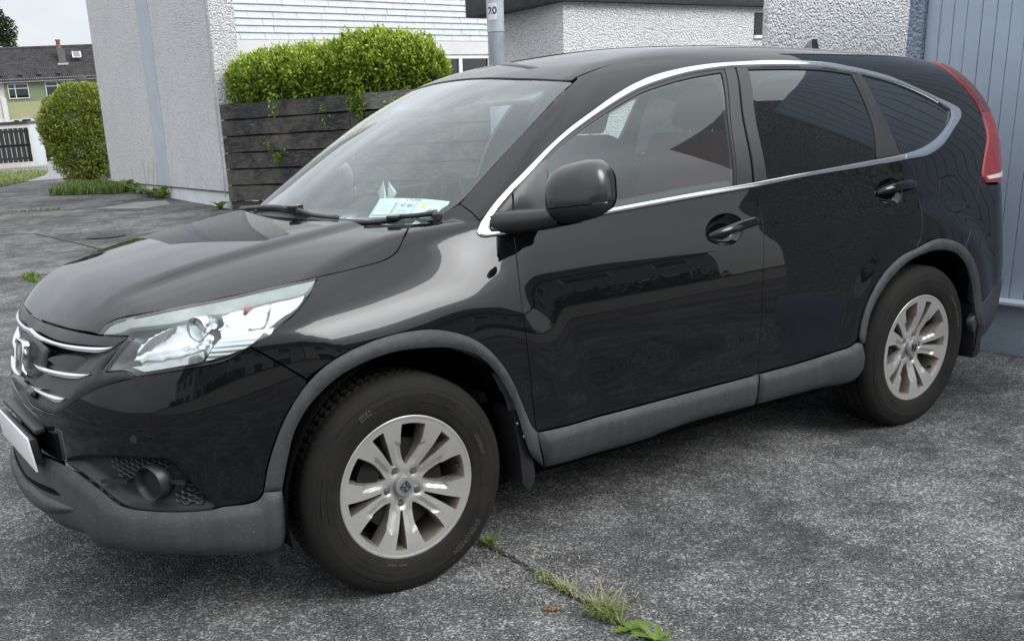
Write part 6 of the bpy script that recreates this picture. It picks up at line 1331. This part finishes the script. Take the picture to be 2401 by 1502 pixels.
for r,a0,a1 in ((.312,98,137),(.272,98,137),(.313,-77,-17),(.270,-77,-17),(.302,50,75),(.275,55,78),(.300,160,185),(.280,165,190),(.302,-135,-105),(.278,-140,-108)): arc_ridge(r,a0,a1,FT)
tyre_text('DIPLOMAT  HIGHWAY',.017,.281,math.radians(28),RT)
for r,a0,a1 in ((.315,0,359),(.262,0,359)): arc_ridge(r,a0,a1,RT,.0010); arc_ridge(r,a0,a1,FT,.0008)
# ------------------------------------------------------------------ cabin
def rbox(name,c,d,mat,par,bev=.03,rot=None,taper=0.):
    return MB().box(c,d,rot,taper).build(name,mat,par,bevel=bev)
dash=[(.24,1.045),(.36,1.09),(.62,1.075),(.80,1.02),(.84,.94),(.80,.72),(.30,.70)]
m=MB().prism([(x,-.72,z) for x,z in dash],(0,0,0),(0,1.44,0)); o=m.build('dashboard','interior_dark',CAR,bevel=.02)
bm=bmesh.new(); bm.from_mesh(o.data); bmesh.ops.recalc_face_normals(bm,faces=bm.faces); bm.to_mesh(o.data); bm.free(); DASH=o
MB().prism([(.60,.20,1.07),(.72,.20,1.125),(.80,.20,1.11),(.82,.20,1.03)],(0,0,0),(0,.36,0)).build('instrument_hood','interior_dark',DASH,bevel=.012)
def steering():
    c=Vector((.98,.37,1.02)); q=Matrix.Translation(c)@Matrix.Rotation(math.radians(-64),4,'Y')
    t=[q@Vector((.185*math.cos(a),.185*math.sin(a),0)) for a in np.linspace(0,2*PI,40)]
    o=MB().tube([tuple(p) for p in t]+[tuple(t[1])],.015,10,False).build('steering_wheel','interior_dark',CAR,smooth=True)
    for a in (0.2,PI-.2,-PI/2): MB().tube([tuple(q@Vector((.05*math.cos(a),.05*math.sin(a),-.02))),tuple(q@Vector((.18*math.cos(a),.18*math.sin(a),0)))],.016,8).build('steering_spoke','interior_dark',o,smooth=True)
    mm=MB().lathe([(.07,-.05),(.068,-.01),(.04,.006),(.0001,.008)],24,'z'); mm.v=[tuple(q@Vector(v)) for v in mm.v]; mm.build('steering_boss','interior_dark',o,smooth=True)
steering()
def seat(y):
    mt='seat_red' if y<0 else 'seat_cloth'
    o=rbox('front_seat',(1.42,y,.72),(.52,.50,.18),mt,CAR,.05)
    r=Matrix.Rotation(math.radians(20),3,'Y'); rbox('seat_back',(1.72,y,1.02),(.14,.50,.60),mt,o,.05,r)
    rbox('headrest',(1.83,y,1.40),(.10,.27,.17),'seat_cloth',o,.035,r)
    for k in (-.06,.06): MB().tube([(1.80,y+k,1.27),(1.825,y+k,1.36)],.007,8).build('headrest_rod','chrome',o,smooth=True)
seat(-.37); seat(.37)
o=rbox('rear_bench',(2.42,0,.72),(.50,1.25,.18),'seat_cloth',CAR,.05)
rbox('seat_back',(2.72,0,1.00),(.14,1.25,.58),'seat_cloth',o,.05,Matrix.Rotation(math.radians(18),3,'Y'))
for y in (-.4,.4): rbox('headrest',(2.82,y,1.34),(.09,.26,.14),'seat_cloth',o,.035,Matrix.Rotation(math.radians(18),3,'Y'))
rbox('cabin_floor',(1.7,0,.52),(2.6,1.45,.04),'interior_dark',CAR,.01)
for s in (1,-1):   # door cards
    v2,F_=tri(outline([[(.50,1.06),(1.58,1.09)],[(1.58,1.09),(1.57,.50)],[(1.57,.50),(.50,.50)],[(.50,.50),(.50,1.06)]],.05),.05); P_,N_=surf('side',v2,-.06)
    mesh_obj('door_card',[(x,y*s,z) for x,y,z in P_],F_,'interior_dark',F0 if s>0 else F1,True)
    v2,F_=tri(outline([[(1.62,1.09),(2.5,1.12)],[(2.5,1.12),(2.4,.80),(2.15,.50)],[(2.15,.50),(1.62,.50)],[(1.62,.50),(1.62,1.09)]],.05),.05); P_,N_=surf('side',v2,-.06)
    mesh_obj('door_card',[(x,y*s,z) for x,y,z in P_],F_,'interior_dark',R0 if s>0 else R1,True)
    MB().tube([(1.66,-.735*s,1.08),(1.70,-.685*s,1.25),(1.74,-.600*s,1.42),(1.76,-.525*s,1.52)],[.045,.04,.04,.04],8).build('pillar_lining','headliner',CAR,smooth=True)
    MB().tube([(1.615,-.735*s,1.06),(1.665,-.675*s,1.25),(1.735,-.600*s,1.46)],[.022,.022,.022],6).build('seat_belt','interior_grey',CAR,smooth=True)
    MB().tube([(.46,-.69*s,1.13),(.66,-.645*s,1.275),(.88,-.585*s,1.40),(1.02,-.535*s,1.465)],[.018,.02,.022,.022],8).build('pillar_lining','interior_grey',CAR,smooth=True)
for pr_,key in ((FD,'chrome_fd_belt'),(RD,'chrome_rd_belt')):      # padded inner waist rail hides the trim from inside
    c_=crom(tcur(key)[2],.08); P_,_=surf('side',c_+np.array([0,.006]),-.034)
    for s,par in ((1,pr_[0]),(-1,pr_[1])): MB().tube([(x,y*s,z) for x,y,z in P_],.021,8).build('waist_rail','interior_dark',par,smooth=True)
hl=outline([[(.90,0),(.92,-.3),(1.0,-.53)],[(1.0,-.53),(1.6,-.55),(2.6,-.54),(3.1,-.46)],[(3.1,-.46),(3.15,0)]],.05,2); v2,F_=tri(hl,.06); P_,N_=surf('top',v2,-.03)
mesh_obj('headliner','headliner' and P_,F_,'headliner',CAR,True)
rbox('rear_view_mirror',(.66,.0,1.40),(.03,.24,.065),'interior_dark',CAR,.015)
for s in (1,-1): rbox('sun_visor',(.93,-.30*s,1.50),(.20,.36,.018),'interior_grey',CAR,.008,Matrix.Rotation(math.radians(-22),3,'Y'))
# ------------------------------------------------------------------ things lying behind the windscreen
def on_glass(u,v,q,off):   # bilinear over four (x,y) corners of the glass
    p=[(1-u)*(1-v)*a+u*(1-v)*b+u*v*c+(1-u)*v*d for a,b,c,d in zip(*q)]; return p
PQ=[(.236,-.412),(.362,-.645),(.300,-.664),(.170,-.440)]     # top-left, top-right, bottom-right, bottom-left seen from outside
def sheet(u0,u1,v0,v1,off,n=8):
    V=[];F_=[]
    for j in range(n+1):
        for i in range(n+1): V.append(on_glass(u0+(u1-u0)*i/n,v0+(v1-v0)*j/n,PQ,0))
    P,N_=surf('top',np.array(V),off)
    for j in range(n):
        for i in range(n): a=j*(n+1)+i; F_.append((a,a+n+1,a+n+2,a+1))
    return P,F_
P,F_=sheet(0,1,0,1,-.016); PAP=empty('insurance_disc_sheet',tuple(P.mean(0)),0,'white paper sheet with dated discs behind the windscreen','paper sheet')
def loc_mesh(name,P,F_,mat): return mesh_obj(name,[Vector(p)-PAP.location for p in P],F_,mat,PAP)
loc_mesh('paper',P,F_,'paper')
for (a,b,c,d,mat,nm) in ((.60,.98,.20,.96,'paper_green','tax_disc'),(.02,.30,.22,.94,'paper_line','disc_print')):
    P,F_=sheet(a,b,c,d,-.0145,4); loc_mesh(nm,P,F_,mat)
P,F_=sheet(.04,.28,.26,.90,-.0138,4); loc_mesh('disc_field',P,F_,'paper')
P,F_=sheet(.625,.955,.26,.90,-.0138,4); loc_mesh('disc_field',P,F_,'paper')
for a,b,c,d in ((.36,.54,.62,.645),(.36,.5,.70,.72),(.36,.54,.78,.80),(.36,.47,.86,.88),(.08,.24,.40,.42),(.08,.24,.5,.52),(.08,.20,.6,.62),(.08,.24,.7,.72),(.78,.93,.52,.54),(.74,.93,.62,.64),(.78,.93,.72,.74),(.68,.93,.82,.84),(.03,.33,.10,.12),(.70,.97,.10,.12),(.325,.335,.2,.95),(.575,.585,.2,.95)):
    P,F_=sheet(a,b,c,d,-.0130,2); loc_mesh('print_line',P,F_,'paper_line')
def glass_text(txt,size,u,v,rot=0.,mat='ink'):
    vv,ff=text_geo(txt,size,0,.0); q=[]
    for x,y,z in vv:
        if rot: x,y=-x,-y
        q.append(on_glass(u+x/.265,v-y/.075,PQ,0))
    P,_=surf('top',np.array(q),-.0125); loc_mesh('printed_text',P,ff,mat)
glass_text('LYONS',.018,.52,.10); glass_text('08-26',.021,.46,.40,1); glass_text('04 09',.010,.84,.60,1)
an=np.linspace(0,2*PI,20)[:-1]; P,_=surf('top',np.array([on_glass(.70+.035*math.cos(a),.40+.10*math.sin(a),PQ,0) for a in an]),-.0125); loc_mesh('disc_badge',P,[tuple(range(19))],'disc_yellow')
def ornament():
    """small white pleated paper bird on the dashboard"""
    c=Vector((.300,-.355,1.150)); o=empty('paper_bird',tuple(c),0,'small white folded paper bird behind the windscreen left of the paper sheet','ornament')
    def wing(cx,cy,ang,h,w,nm):
        m=MB(); n=10
        for k in range(n+1):
            t=k/n-.5; a=t*w; d=.006*(1 if k%2 else -1)
            m.v+= [(cx+.3*math.sin(a)*.01,cy+math.sin(ang)*h*.1,.085 if abs(t)<2 else 0)]
            m.v+= [(cx+d,cy+math.sin(a+ang)*h,.085-math.cos(a+ang)*h)]
        for k in range(n): m.f.append((2*k,2*k+1,2*k+3,2*k+2))
        m.build(nm,'paper',o)
    wing(0,-.018,-.45,.060,1.0,'wing'); wing(.004,.016,.35,.062,.9,'wing'); wing(.002,.022,.15,.085,.45,'tail')
ornament()
